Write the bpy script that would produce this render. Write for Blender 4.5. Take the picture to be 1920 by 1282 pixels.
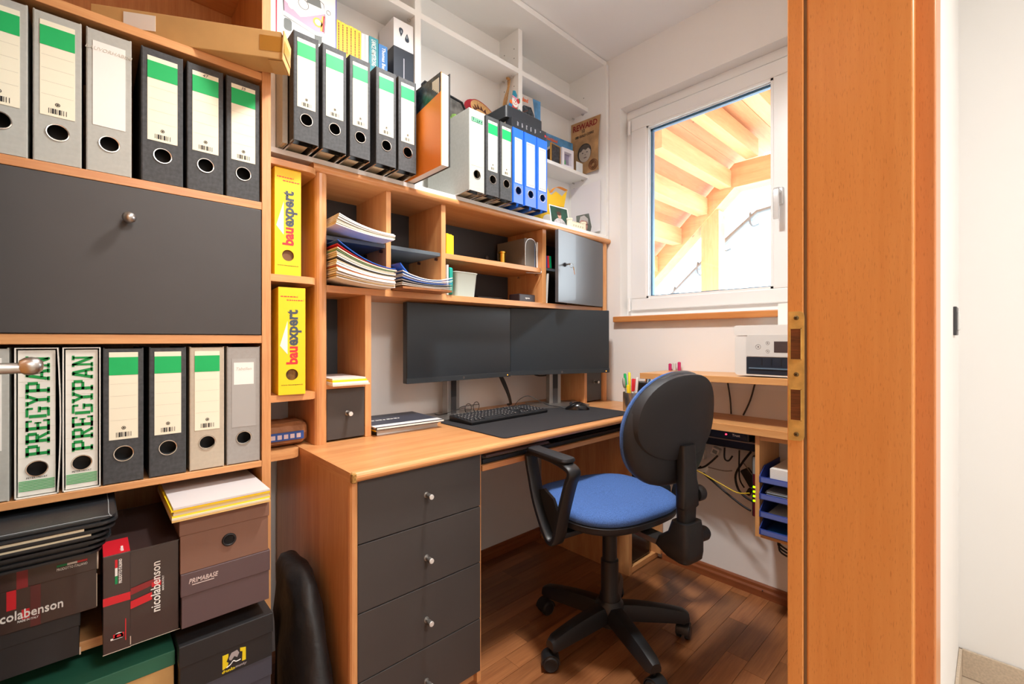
import bpy, bmesh, math, random
from mathutils import Vector, Matrix
random.seed(7)
for o in list(bpy.data.objects):
    bpy.data.objects.remove(o)
SC = bpy.context.scene
COL = SC.collection
R = math.radians

# ---------------------------------------------------------------- camera, sky, light, exposure
cam_data = bpy.data.cameras.new('camera')
cam = bpy.data.objects.new('camera', cam_data); COL.objects.link(cam)
cam.location = (0, 0, 1.075)
cam.rotation_euler = (R(90), 0, R(46.96 - 90))
cam_data.sensor_width = 36
cam_data.lens = 36 * 845 / 1920
cam_data.shift_y = -4 / 1920
cam_data.clip_start = 0.01
SC.camera = cam

world = bpy.data.worlds.new('sky'); SC.world = world
world.use_nodes = True
bgn = world.node_tree.nodes['Background']
bgn.inputs[0].default_value = (0.86, 0.93, 1.0, 1)
bgn.inputs[1].default_value = 5.6

def light(name, kind, loc, energy, color=(1, 1, 1), size=0.1, rot=(0, 0, 0), **kw):
    l = bpy.data.lights.new(name, kind)
    l.energy = energy; l.color = color
    if kind == 'AREA':
        l.shape = 'DISK'; l.size = size
    elif kind == 'SUN':
        l.angle = size
    else:
        l.shadow_soft_size = size
    o = bpy.data.objects.new(name, l); COL.objects.link(o)
    o.location = loc; o.rotation_euler = rot
    return o

light('sun', 'SUN', (8, -4, 9), 3.0, (1, .95, .86), R(0.6), (R(52), 0, R(150)))
light('room_lamp_light', 'AREA', (.86, 0.77, 2.49), 17.5, (1.0, .978, .955), 0.20).data.spread = R(152)
light('hall_lamp_light', 'AREA', (0.55, -1.25, 2.50), 29, (1.0, .985, .965), 0.6)

vs = SC.view_settings
vs.view_transform = 'Standard'; vs.look = 'None'; vs.gamma = 1; vs.use_curve_mapping = False
vs.exposure = 0.78

# ---------------------------------------------------------------- helpers
def lin(c):
    return tuple(((v / 255) / 12.92 if v / 255 <= .04045 else ((v / 255 + .055) / 1.055) ** 2.4) for v in c) + (1,)

MATS = {}
def base_mat(name):
    m = bpy.data.materials.new(name); m.use_nodes = True
    nt = m.node_tree
    return m, nt, nt.nodes['Principled BSDF']

def plain(name, rgb, rough=.5, metal=0, spec=.5, noise=0, nscale=40, bump=0, bscale=200, emit=0, coat=0, stretch=(1, 1, 1)):
    if name in MATS: return MATS[name]
    m, nt, p = base_mat(name)
    c = lin(rgb)
    p.inputs['Base Color'].default_value = c
    p.inputs['Roughness'].default_value = rough
    p.inputs['Metallic'].default_value = metal
    p.inputs['Specular IOR Level'].default_value = spec
    if coat: p.inputs['Coat Weight'].default_value = coat
    if emit:
        p.inputs['Emission Color'].default_value = c
        p.inputs['Emission Strength'].default_value = emit
    if noise or bump:
        tc = nt.nodes.new('ShaderNodeTexCoord')
        mp = nt.nodes.new('ShaderNodeMapping'); mp.inputs['Scale'].default_value = stretch
        nt.links.new(tc.outputs['Object'], mp.inputs['Vector'])
    if noise:
        n = nt.nodes.new('ShaderNodeTexNoise'); n.inputs['Scale'].default_value = nscale; n.inputs['Detail'].default_value = 4
        nt.links.new(mp.outputs[0], n.inputs['Vector'])
        cr = nt.nodes.new('ShaderNodeValToRGB')
        cr.color_ramp.elements[0].position = .35; cr.color_ramp.elements[1].position = .68
        cr.color_ramp.elements[0].color = tuple(v * (1 - noise) for v in c[:3]) + (1,)
        cr.color_ramp.elements[1].color = tuple(min(1, v * (1 + noise * .6)) for v in c[:3]) + (1,)
        nt.links.new(n.outputs['Fac'], cr.inputs[0]); nt.links.new(cr.outputs[0], p.inputs['Base Color'])
    if bump:
        n2 = nt.nodes.new('ShaderNodeTexNoise'); n2.inputs['Scale'].default_value = bscale; n2.inputs['Detail'].default_value = 3
        nt.links.new(mp.outputs[0], n2.inputs['Vector'])
        b = nt.nodes.new('ShaderNodeBump'); b.inputs['Strength'].default_value = bump; b.inputs['Distance'].default_value = .002
        nt.links.new(n2.outputs['Fac'], b.inputs['Height']); nt.links.new(b.outputs[0], p.inputs['Normal'])
    MATS[name] = m
    return m

def wood(name, light_rgb, dark_rgb, axis='z', rough=.38, band=22, fleck=0, coat=.15, knots=0, rand=0):
    if name in MATS: return MATS[name]
    m, nt, p = base_mat(name)
    L = nt.links.new
    tc = nt.nodes.new('ShaderNodeTexCoord')
    mp = nt.nodes.new('ShaderNodeMapping')
    sc = {'x': (.06, 1, 1), 'y': (1, .06, 1), 'z': (1, 1, .06)}[axis]
    mp.inputs['Scale'].default_value = sc
    vec = tc.outputs['Object']
    if rand:
        oi = nt.nodes.new('ShaderNodeObjectInfo')
        ad = nt.nodes.new('ShaderNodeVectorMath'); ad.operation = 'ADD'
        ml = nt.nodes.new('ShaderNodeMath'); ml.operation = 'MULTIPLY'; ml.inputs[1].default_value = 37
        L(oi.outputs['Random'], ml.inputs[0]); L(vec, ad.inputs[0]); L(ml.outputs[0], ad.inputs[1]); vec = ad.outputs[0]
    L(vec, mp.inputs['Vector'])
    n1 = nt.nodes.new('ShaderNodeTexNoise'); n1.inputs['Scale'].default_value = band; n1.inputs['Detail'].default_value = 5; n1.inputs['Roughness'].default_value = .6
    L(mp.outputs[0], n1.inputs['Vector'])
    n2 = nt.nodes.new('ShaderNodeTexNoise'); n2.inputs['Scale'].default_value = band * 11; n2.inputs['Detail'].default_value = 3
    L(mp.outputs[0], n2.inputs['Vector'])
    mx = nt.nodes.new('ShaderNodeMix'); mx.data_type = 'FLOAT'; mx.inputs[0].default_value = .33
    L(n1.outputs['Fac'], mx.inputs[2]); L(n2.outputs['Fac'], mx.inputs[3])
    cr = nt.nodes.new('ShaderNodeValToRGB')
    cr.color_ramp.elements[0].position = .36; cr.color_ramp.elements[1].position = .62
    cr.color_ramp.elements[0].color = lin(dark_rgb); cr.color_ramp.elements[1].color = lin(light_rgb)
    L(mx.outputs[0], cr.inputs[0])
    col = cr.outputs[0]
    def mulmix(fac, rgb, col):
        mm = nt.nodes.new('ShaderNodeMix'); mm.data_type = 'RGBA'; mm.blend_type = 'MULTIPLY'
        L(fac, mm.inputs[0]); L(col, mm.inputs[6]); mm.inputs[7].default_value = rgb
        return mm.outputs[2]
    if fleck:
        mp2 = nt.nodes.new('ShaderNodeMapping')
        mp2.inputs['Scale'].default_value = {'x': (.14, 1, 1), 'y': (1, .14, 1), 'z': (1, 1, .14)}[axis]
        L(tc.outputs['Object'], mp2.inputs['Vector'])
        n3 = nt.nodes.new('ShaderNodeTexNoise'); n3.inputs['Scale'].default_value = 640; n3.inputs['Detail'].default_value = 1
        L(mp2.outputs[0], n3.inputs['Vector'])
        r3 = nt.nodes.new('ShaderNodeValToRGB'); r3.color_ramp.elements[0].position = .60; r3.color_ramp.elements[1].position = .75
        r3.color_ramp.elements[0].color = (0, 0, 0, 1); r3.color_ramp.elements[1].color = (fleck, fleck, fleck, 1)
        L(n3.outputs['Fac'], r3.inputs[0])
        col = mulmix(r3.outputs[0], (.52, .34, .2, 1), col)
    if knots:
        v = nt.nodes.new('ShaderNodeTexVoronoi'); v.inputs['Scale'].default_value = knots
        L(tc.outputs['Object'], v.inputs['Vector'])
        r4 = nt.nodes.new('ShaderNodeValToRGB'); r4.color_ramp.elements[0].position = .03; r4.color_ramp.elements[1].position = .08
        r4.color_ramp.elements[0].color = (1, 1, 1, 1); r4.color_ramp.elements[1].color = (0, 0, 0, 1)
        L(v.outputs['Distance'], r4.inputs[0])
        col = mulmix(r4.outputs[0], (.35, .2, .12, 1), col)
    if rand:
        oi2 = nt.nodes.new('ShaderNodeObjectInfo')
        r5 = nt.nodes.new('ShaderNodeMapRange'); r5.inputs[3].default_value = 1 - rand; r5.inputs[4].default_value = 1 + rand * .55
        L(oi2.outputs['Random'], r5.inputs[0])
        hs = nt.nodes.new('ShaderNodeHueSaturation')
        L(r5.outputs[0], hs.inputs['Value']); L(col, hs.inputs['Color']); col = hs.outputs[0]
    L(col, p.inputs['Base Color'])
    p.inputs['Roughness'].default_value = rough
    p.inputs['Coat Weight'].default_value = coat; p.inputs['Coat Roughness'].default_value = .25
    b = nt.nodes.new('ShaderNodeBump'); b.inputs['Strength'].default_value = .06; b.inputs['Distance'].default_value = .001
    L(n2.outputs['Fac'], b.inputs['Height']); L(b.outputs[0], p.inputs['Normal'])
    MATS[name] = m
    return m

class MB:
    """collects shapes into one bmesh"""
    def __init__(s): s.bm = bmesh.new()
    def box(s, x0, x1, y0, y1, z0, z1, bev=0, seg=2, mat=None):
        vs_ = [s.bm.verts.new((x, y, z)) for z in (z0, z1) for y in (y0, y1) for x in (x0, x1)]
        fs = [s.bm.faces.new([vs_[i] for i in q]) for q in ((0, 2, 3, 1), (4, 5, 7, 6), (0, 1, 5, 4), (2, 6, 7, 3), (0, 4, 6, 2), (1, 3, 7, 5))]
        if mat is not None:
            for v in vs_: v.co = mat @ v.co
        if bev:
            es = list({e for f in fs for e in f.edges})
            bmesh.ops.bevel(s.bm, geom=es, offset=bev, segments=seg, profile=.5, affect='EDGES')
        return s
    def rot_box(s, c, size, rot, bev=0, seg=2):
        m = Matrix.Translation(c) @ rot
        h = [q / 2 for q in size]
        return s.box(-h[0], h[0], -h[1], h[1], -h[2], h[2], bev, seg, m)
    def ring_loft(s, rings, cap=True, closed=False):
        bv = [[s.bm.verts.new(p) for p in r] for r in rings]
        n = len(bv[0])
        m = len(bv) if closed else len(bv) - 1
        for i in range(m):
            a, b = bv[i], bv[(i + 1) % len(bv)]
            for j in range(n):
                s.bm.faces.new((a[j], a[(j + 1) % n], b[(j + 1) % n], b[j]))
        if cap and not closed:
            s.bm.faces.new(list(reversed(bv[0]))); s.bm.faces.new(bv[-1])
        return s
    def cyl(s, p0, p1, r0, r1=None, seg=20, cap=True):
        r1 = r0 if r1 is None else r1
        p0, p1 = Vector(p0), Vector(p1)
        d = (p1 - p0).normalized()
        a = d.orthogonal().normalized(); b = d.cross(a)
        ring = lambda c, r: [c + (a * math.cos(2 * math.pi * k / seg) + b * math.sin(2 * math.pi * k / seg)) * r for k in range(seg)]
        return s.ring_loft([ring(p0, r0), ring(p1, r1)], cap)
    def lathe(s, prof, c=(0, 0, 0), axis='z', seg=28, cap=True):
        c = Vector(c); rings = []
        for r, h in prof:
            rg = []
            for k in range(seg):
                x, y = r * math.cos(2 * math.pi * k / seg), r * math.sin(2 * math.pi * k / seg)
                rg.append(c + Vector({'z': (x, y, h), 'y': (y, h, x), 'x': (h, x, y)}[axis]))
            rings.append(rg)
        return s.ring_loft(rings, cap)
    def tube(s, pts, r, seg=8, smooth=4, flat=None, closed=False):
        P = [Vector(p) for p in pts]
        if smooth > 1 and len(P) > 2:
            Q = []
            n = len(P)
            rng = n if closed else n - 1
            for i in range(rng):
                if closed:
                    p0, p1, p2, p3 = P[i - 1], P[i], P[(i + 1) % n], P[(i + 2) % n]
                else:
                    p0, p1, p2, p3 = P[max(i - 1, 0)], P[i], P[i + 1], P[min(i + 2, n - 1)]
                for k in range(smooth):
                    t = k / smooth
                    Q.append(.5 * ((2 * p1) + (p2 - p0) * t + (2 * p0 - 5 * p1 + 4 * p2 - p3) * t * t + (3 * p1 - p0 - 3 * p2 + p3) * t ** 3))
            if not closed: Q.append(P[-1])
            P = Q
        rings = []
        up = None; n = len(P)
        for i, p in enumerate(P):
            if closed: d = (P[(i + 1) % n] - P[i - 1]).normalized()
            else: d = (P[min(i + 1, n - 1)] - P[max(i - 1, 0)]).normalized()
            if flat is not None:
                a = Vector(flat[0]); b = d.cross(a).normalized()
                hw, ht = flat[1] / 2, flat[2] / 2
                rings.append([p + a * x + b * y for x, y in ((-hw, -ht * .6), (-hw * .8, -ht), (hw * .8, -ht), (hw, -ht * .6), (hw, ht * .6), (hw * .8, ht), (-hw * .8, ht), (-hw, ht * .6))])
                continue
            if up is None: up = d.orthogonal().normalized()
            else:
                up = (up - d * up.dot(d))
                up = up.normalized() if up.length > 1e-6 else d.orthogonal().normalized()
            b = d.cross(up)
            rings.append([p + (up * math.cos(2 * math.pi * k / seg) + b * math.sin(2 * math.pi * k / seg)) * r for k in range(seg)])
        return s.ring_loft(rings, True, closed)
    def torus(s, c, R_, r, axis='y', seg=28, mseg=8):
        c = Vector(c)
        def P(a):
            x, y = math.cos(a) * R_, math.sin(a) * R_
            return c + Vector({'z': (x, y, 0), 'y': (x, 0, y), 'x': (0, x, y)}[axis])
        return s.tube([P(2 * math.pi * k / seg) for k in range(seg)], r, mseg, 1, None, True)
    def prism(s, poly, d, o=(0, 0, 0), r=(1, 0, 0), u=(0, 0, 1)):
        """polygon in the (r,u) plane at o, pushed out by d along r x u"""
        o, r, u = Vector(o), Vector(r), Vector(u); n = r.cross(u).normalized()
        a = [s.bm.verts.new(o + r * x + u * y) for x, y in poly]
        b = [s.bm.verts.new(o + r * x + u * y + n * d) for x, y in poly]
        k = len(poly)
        s.bm.faces.new(list(reversed(a))); s.bm.faces.new(b)
        for i in range(k): s.bm.faces.new((a[i], a[(i + 1) % k], b[(i + 1) % k], b[i]))
        return s
    def loops(s, layers, cap=True):
        return s.ring_loft(layers, cap)
    def strip(s, fn, y0, y1, th, n=14):
        """a bent sheet: fn(t)->(x,z), from y0 to y1, thickness th"""
        pts = [fn(k / n) for k in range(n + 1)]
        rings = [[(x, y0, z), (x, y1, z), (x, y1, z + th), (x, y0, z + th)] for x, z in pts]
        return s.ring_loft(rings)
    def sphere(s, c, r, sc=(1, 1, 1), u=16, v=10):
        m = Matrix.Translation(c) @ Matrix.Diagonal((sc[0], sc[1], sc[2], 1))
        bmesh.ops.create_uvsphere(s.bm, u_segments=u, v_segments=v, radius=r, matrix=m)
        return s
    def shift(s, v):
        v = Vector(v)
        for q in s.bm.verts: q.co += v
        return s
    def xf(s, m):
        for q in s.bm.verts: q.co = m @ q.co
        return s
    def mesh(s, name, mat, smooth=None):
        bmesh.ops.recalc_face_normals(s.bm, faces=s.bm.faces)
        me = bpy.data.meshes.new(name); s.bm.to_mesh(me); s.bm.free()
        if mat: me.materials.append(mat)
        if smooth:
            for p in me.polygons: p.use_smooth = True
            me.set_sharp_from_angle(angle=R(smooth))
        return me

def link(name, me, parent=None, label=None):
    o = bpy.data.objects.new(name, me); COL.objects.link(o)
    if parent is not None: o.parent = parent
    if label: o['label'] = label
    return o

def tag(o, label, cat, group=None):
    o['label'] = label; o['category'] = cat
    if group: o['group'] = group
    return o

class Thing:
    def __init__(s, name, label, cat, loc=(0, 0, 0), rz=0, group=None, kind=None):
        s.o = bpy.data.objects.new(name, None); COL.objects.link(s.o)
        s.o.empty_display_size = .05
        s.o.location = loc; s.o.rotation_euler = (0, 0, rz); s.loc = Vector(loc)
        if kind: s.o['kind'] = kind
        if label: s.o['label'] = label
        if cat: s.o['category'] = cat
        if group: s.o['group'] = group
    def add(s, name, mb, mat, smooth=None, parent=None, label=None, world=False):
        if world: mb.shift(-s.loc)
        return link(name, mb.mesh(name, mat, smooth), parent or s.o, label)
    def wadd(s, name, mb, mat, smooth=None, parent=None, label=None):
        return s.add(name, mb, mat, smooth, parent, label, True)

def struct(name, mb, mat, label=None, smooth=None, cat=None):
    o = link(name, mb.mesh(name, mat, smooth)); o['kind'] = 'structure'
    if label: o['label'] = label
    if cat: o['category'] = cat
    return o

def dup(root, loc, rz, label=None, group=None):
    r = root.copy(); COL.objects.link(r); r.location = loc; r.rotation_euler = (0, 0, rz)
    if label: r['label'] = label
    if group: r['group'] = group
    for ch in list(root.children):
        c = ch.copy(); COL.objects.link(c); c.parent = r
        for g in ch.children:
            d = g.copy(); COL.objects.link(d); d.parent = c
    return r

def text_mb(string, height, o, r, u, bold=0, width=None, th=.0006, shear=0, align='LEFT', spacing=1):
    """raised lettering: o = origin, r = reading direction, u = letters' up"""
    cu = bpy.data.curves.new('t', 'FONT'); cu.body = string; cu.size = 1
    cu.offset = bold; cu.shear = shear; cu.extrude = .001; cu.resolution_u = 2; cu.space_character = spacing
    ob = bpy.data.objects.new('t', cu)
    me = bpy.data.meshes.new_from_object(ob)
    bpy.data.objects.remove(ob); bpy.data.curves.remove(cu)
    mb = MB(); mb.bm.from_mesh(me); bpy.data.meshes.remove(me)
    V = mb.bm.verts
    if not len(V): return mb
    x0 = min(v.co.x for v in V); x1 = max(v.co.x for v in V); y0 = min(v.co.y for v in V); y1 = max(v.co.y for v in V)
    sy = height / (y1 - y0); sx = sy if width is None else width / (x1 - x0)
    o, r, u = Vector(o), Vector(r).normalized(), Vector(u).normalized(); n = r.cross(u)
    off = {'LEFT': 0, 'CENTER': -.5, 'RIGHT': -1}[align] * (x1 - x0) * sx
    for v in V:
        q = v.co.copy()
        v.co = o + r * ((q.x - x0) * sx + off) + u * ((q.y - y0) * sy) + n * (th if q.z > 0 else 0)
    return mb

def flat_plate(mb, pts, th, o, r, u):
    return mb.prism(pts, th, o, r, u)
def rect(x0, x1, y0, y1): return [(x0, y0), (x1, y0), (x1, y1), (x0, y1)]
def ellipse(cx, cy, rx, ry, n=20, a0=0): return [(cx + rx * math.cos(a0 + 2 * math.pi * k / n), cy + ry * math.sin(a0 + 2 * math.pi * k / n)) for k in range(n)]
def rrect(x0, x1, y0, y1, rad, n=4):
    out = []
    for cx, cy, a in ((x1 - rad, y1 - rad, 0), (x0 + rad, y1 - rad, 90), (x0 + rad, y0 + rad, 180), (x1 - rad, y0 + rad, 270)):
        for k in range(n + 1):
            t = R(a + 90 * k / n); out.append((cx + rad * math.cos(t), cy + rad * math.sin(t)))
    return out

FX, FZ = (1, 0, 0), (0, 0, 1)     # a face seen from the desk side: reads along +x, up +z (normal -y)

# ---------------------------------------------------------------- materials
WL, WD = (219, 162, 106), (197, 132, 80)
wx = wood('beech_laminate_grain_x', WL, WD, 'x')
wy = wood('beech_laminate_grain_y', WL, WD, 'y')
wz = wood('beech_laminate_grain_z', WL, WD, 'z')
sx_ = wood('pale_beech_grain_x', (222, 170, 112), (206, 148, 90), 'y')
jamb_w = wood('steamed_beech', (224, 156, 88), (214, 142, 74), 'z', rough=.32, band=12, fleck=.42, coat=.3)
jamb_dark = wood('steamed_beech_casing', (210, 136, 78), (199, 122, 66), 'z', rough=.32, band=12, fleck=.42, coat=.3)
parq = wood('parquet_oak', (164, 108, 66), (126, 76, 44), 'x', rough=.36, band=16, coat=.25, rand=.34)
skirt = wood('skirting_wood', (146, 82, 44), (118, 62, 32), 'x', rough=.4)
skirt_y = wood('skirting_wood_y', (150, 86, 48), (122, 66, 36), 'y', rough=.4)
sill_w = wood('sill_wood', (205, 138, 78), (188, 118, 62), 'y', rough=.35)
spruce_x = wood('spruce_beam_x', (216, 156, 108), (198, 132, 86), 'x', rough=.6, knots=5, coat=0)
spruce_y = wood('spruce_beam_y', (216, 156, 108), (198, 132, 86), 'y', rough=.6, knots=5, coat=0)
paint = plain('wall_paint', (236, 234, 231), .85, bump=.05, bscale=260)
ceil_m = plain('ceiling_paint', (238, 239, 240), .9)
white_lam = plain('white_laminate', (238, 238, 236), .45)
white_pvc = plain('white_window_pvc', (238, 239, 238), .3)
darklam = plain('charcoal_laminate', (66, 63, 62), .48, noise=.06, nscale=6)
darkback = plain('charcoal_backboard', (52, 52, 54), .6)
blk = plain('black_plastic', (30, 32, 35), .42)
blk2 = plain('matt_black_plastic', (38, 41, 46), .55, bump=.25, bscale=900)
blk_gl = plain('glossy_black', (16, 16, 18), .2)
steel = plain('brushed_steel', (190, 188, 184), .32, 1, noise=.06, nscale=60)
chrome = plain('chrome', (215, 213, 210), .16, 1)
alu = plain('stand_aluminium', (168, 166, 163), .38, .9)
brass = plain('zinc_yellow_brass', (210, 182, 112), .42, .45, noise=.2, nscale=60)
gold = plain('polished_brass', (226, 186, 80), .22, 1)
dark_hole = plain('dark_cavity', (14, 12, 12), .9)
paper = plain('paper_white', (236, 234, 228), .8)
paper2 = plain('paper_cream', (226, 214, 184), .8)
cream = plain('label_cream', (238, 232, 208), .75)
line_m = plain('label_rule', (196, 190, 172), .8)
ink = plain('black_ink', (28, 26, 26), .7)
pencil = plain('faint_pencil', (196, 190, 176), .8)
green = plain('label_green', (0, 176, 92), .6)
binder_blk = plain('binder_charcoal_marble', (66, 68, 70), .7, noise=.28, nscale=120)
binder_edge = plain('binder_black_edge', (30, 31, 32), .5)
binder_gry = plain('binder_light_grey', (176, 177, 170), .7, noise=.05, nscale=120)
binder_tpe = plain('binder_taupe', (188, 176, 156), .7, noise=.05, nscale=120)
binder_mid = plain('binder_mid_grey', (158, 155, 150), .65, noise=.05, nscale=120)
binder_blu = plain('binder_blue', (36, 104, 214), .45)
binder_lbl = plain('binder_blue_pale', (92, 128, 208), .45)
ring_m = plain('ring_nickel', (212, 206, 198), .25, 1)
yellow_m = plain('yellow_card', (250, 208, 18), .5)
red_m = plain('red_print', (222, 44, 52), .5)
kraft = plain('corrugated_cardboard', (206, 166, 106), .85, noise=.08, nscale=12)
kraft_d = plain('packing_tape', (176, 124, 48), .3)
blue_fab = plain('blue_upholstery', (76, 114, 182), .95, noise=.35, nscale=420, bump=.4, bscale=700)
glass_m = None
def glass(name, tint=(1, 1, 1, 1)):
    m = bpy.data.materials.new(name); m.use_nodes = True; nt = m.node_tree
    for n in list(nt.nodes): nt.nodes.remove(n)
    out = nt.nodes.new('ShaderNodeOutputMaterial'); mx = nt.nodes.new('ShaderNodeMixShader')
    tr = nt.nodes.new('ShaderNodeBsdfTransparent'); tr.inputs[0].default_value = tint
    gl = nt.nodes.new('ShaderNodeBsdfGlossy'); gl.inputs['Roughness'].default_value = .02
    fr = nt.nodes.new('ShaderNodeFresnel'); fr.inputs[0].default_value = 1.3
    nt.links.new(fr.outputs[0], mx.inputs[0]); nt.links.new(tr.outputs[0], mx.inputs[1]); nt.links.new(gl.outputs[0], mx.inputs[2])
    nt.links.new(mx.outputs[0], out.inputs[0])
    return m
glass_m = glass('window_glass', (.97, .99, .99, 1))
clear_pl = glass('lens_glass', (.97, .97, .97, 1))
for n_ in clear_pl.node_tree.nodes:
    if n_.type == 'FRESNEL': clear_pl.node_tree.links.remove(n_.outputs[0].links[0])
    if n_.type == 'MIX_SHADER': n_.inputs[0].default_value = .06

# ================================================================ THE SETTING
wall_c = MB().box(-1.05, 2.36, 1.70, 1.85, -.05, 2.60)
struct('wall_back', wall_c, paint, 'white plastered wall behind the desk and shelves')
w = MB()
w.box(2.06, 2.36, .079, 1.70, -.05, 1.20); w.box(2.06, 2.36, .079, 1.70, 2.305, 2.60)
w.box(2.06, 2.36, 1.361, 1.70, 1.20, 2.305); w.box(2.06, 2.36, .079, .49, 1.20, 2.305)
struct('wall_right', w, paint, 'white plastered wall with the window')
struct('wall_left', MB().box(-1.05, -.90, .205, 1.70, -.05, 2.60), paint, 'white wall beyond the open door')
w = MB()
w.box(.83, 2.06, .079, .205, -.05, 2.60); w.box(-1.05, -.07, .079, .205, -.05, 2.60); w.box(-.07, .83, .079, .205, 2.10, 2.60)
struct('wall_front', w, paint, 'white wall with the doorway')
struct('ceiling', MB().box(-1.05, 2.36, .079, 1.85, 2.595, 2.70), ceil_m, 'plain white ceiling')

# parquet: every strip its own piece
fl = struct('floor', MB().box(-.90, 2.06, .205, 1.70, -.05, -.009), plain('floor_bed', (40, 24, 14), .8), 'brown strip parquet floor')
meshes = {}
rowy = .205
ri = 0
while rowy < 1.70 - .01:
    wd = min(.0715, 1.70 - rowy)
    x = -.90 + random.uniform(-.45, 0)
    while x < 2.06:
        ln = .48 if random.random() < .75 else .36
        a, b = max(x, -.90), min(x + ln, 2.06)
        x += ln
        if b - a < .02: continue
        key = (round(b - a, 3), round(wd, 3))
        if key not in meshes:
            meshes[key] = MB().box(0, key[0] - .0007, 0, key[1] - .0006, -.009, 0).mesh('plank', parq)
        p = link('plank', meshes[key], fl); p.location = (a, rowy, random.uniform(-.0003, .0002))
    rowy += .0715; ri += 1

def skirting(name, pts, mat, label):
    mb = MB()
    prof = [(0, 0), (.016, 0), (.016, .028), (.011, .036), (.010, .048), (.006, .054), (0, .054)]
    (x0, y0), (x1, y1) = pts
    d = Vector((x1 - x0, y1 - y0, 0)).normalized(); n = Vector((d.y, -d.x, 0))
    rings = [[Vector((px, py, 0)) + n * a + Vector((0, 0, b)) for a, b in prof] for px, py in pts]
    mb.ring_loft(rings)
    return struct(name, mb, mat, label)
skirting('baseboard_back', [(.905, 1.70), (1.787, 1.70)], skirt, 'brown wooden skirting under the desk')
bbr = skirting('baseboard_right', [(2.06, 1.1115), (2.06, .226)], skirt_y, 'brown wooden skirting below the window wall')
for yy in (1.05, .66):
    s_ = MB().cyl((2.0445, yy, .030), (2.0425, yy, .030), .0022, seg=10)
    link('screw', s_.mesh('screw', blk), bbr)

# ---- window
W1 = Thing('window_1', 'white single-sash window with clear glass looking out under wooden eaves', None, (2.15, .93, 1.20), kind='structure')
fr = MB()
for b in ((2.125, 2.185, .49, 1.361, 1.20, 1.245), (2.125, 2.185, .49, 1.361, 2.262, 2.305), (2.125, 2.185, 1.318, 1.361, 1.245, 2.262), (2.125, 2.185, .49, .535, 1.245, 2.262)):
    fr.box(*b, bev=.003)
W1.wadd('window_frame', fr, white_pvc)
sa = MB()
Y0, Y1, Z0, Z1 = .545, 1.325, 1.232, 2.252
g0, g1, h0, h1 = .640, 1.236, 1.292, 2.186
for b in ((2.108, 2.17, Y0, Y1, Z0, h0), (2.108, 2.17, Y0, Y1, h1, Z1), (2.108, 2.17, g1, Y1, h0, h1), (2.108, 2.17, Y0, g0, h0, h1)):
    sa.box(*b, bev=.004)
sash = W1.wadd('sash', sa, white_pvc)
bd = MB()
for b in ((2.112, 2.135, g0 - .001, g1 + .001, h0, h0 + .010), (2.112, 2.135, g0 - .001, g1 + .001, h1 - .010, h1), (2.112, 2.135, g1 - .010, g1, h0, h1), (2.112, 2.135, g0, g0 + .010, h0, h1)):
    bd.box(*b)
W1.wadd('glazing_bead', bd, white_pvc, parent=sash)
gk = MB()
for b in ((2.137, 2.158, g0 + .008, g1 - .008, h1 - .022, h1 - .010), (2.137, 2.158, g1 - .020, g1 - .010, h0 + .01, h1 - .01), (2.137, 2.158, g0 + .01, g0 + .018, h0 + .01, h1 - .01), (2.137, 2.158, g0 + .01, g1 - .01, h0 + .01, h0 + .016)):
    gk.box(*b)
W1.wadd('glass_spacer', gk, plain('spacer_blue_grey', (74, 112, 142), .4, .3), parent=sash)
W1.wadd('pane', MB().box(2.146, 2.150, g0 + .005, g1 - .005, h0 + .005, h1 - .005), glass_m, parent=sash)
hd = MB(); hd.box(2.098, 2.108, .598, .626, 1.640, 1.712, bev=.006, seg=3)
hp = W1.wadd('window_handle', hd, plain('handle_silver', (214, 216, 216), .3, .5), 40)
hl = MB(); hl.cyl((2.1, .612, 1.692), (2.062, .612, 1.692), .009, seg=16)
hl.tube([(2.062, .612, 1.697), (2.056, .612, 1.69), (2.054, .612, 1.65), (2.056, .612, 1.572)], 0, smooth=4, flat=((0, 1, 0), .021, .011))
W1.wadd('lever', hl, plain('handle_silver', (214, 216, 216), .3, .5), 40, parent=hp)
for zz in (1.262, 2.205):
    W1.wadd('hinge', MB().cyl((2.104, 1.334, zz - .035), (2.104, 1.334, zz + .035), .008, seg=12), white_pvc, 40)
struct('trim_1', MB().box(2.026, 2.125, .50, 1.386, 1.168, 1.198, bev=.004), sill_w, 'beech window sill board')

# ---- doorway lining
D1 = Thing('trim_2', 'orange beech door lining with a brass strike plate', None, (.8, .14, 0), kind='structure')
D1.wadd('lining', MB().box(.80, .83, .073, .1965, 0, 2.09, bev=.003, seg=3), jamb_w)
D1.wadd('seal', MB().box(.805, .83, .1966, .2006, 0, 2.09), plain('seal_grey', (150, 128, 100), .7))
D1.wadd('rebate', MB().box(.80, .83, .2007, .2225, 0, 2.09, bev=.0015), jamb_w)
D1.wadd('casing', MB().box(.814, .885, .0525, .0785, 0, 2.13, bev=.0025, seg=3), jamb_dark)
D1.wadd('room_casing', MB().box(.83, .89, .205, .2225, 0, 2.13, bev=.002), jamb_dark)
D1.wadd('lining', MB().box(-.07, -.04, .073, .2225, 0, 2.09, bev=.003), jamb_w)
D1.wadd('head_lining', MB().box(-.07, .83, .073, .2225, 2.09, 2.12, bev=.003), jamb_w)
D1.wadd('casing', MB().box(-.125, -.054, .0525, .0785, 0, 2.13, bev=.002), jamb_dark)
pl = MB()
def plate_seg(y0, y1, z0, z1): pl.box(.7978, .7999, y0, y1, z0, z1)
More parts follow.
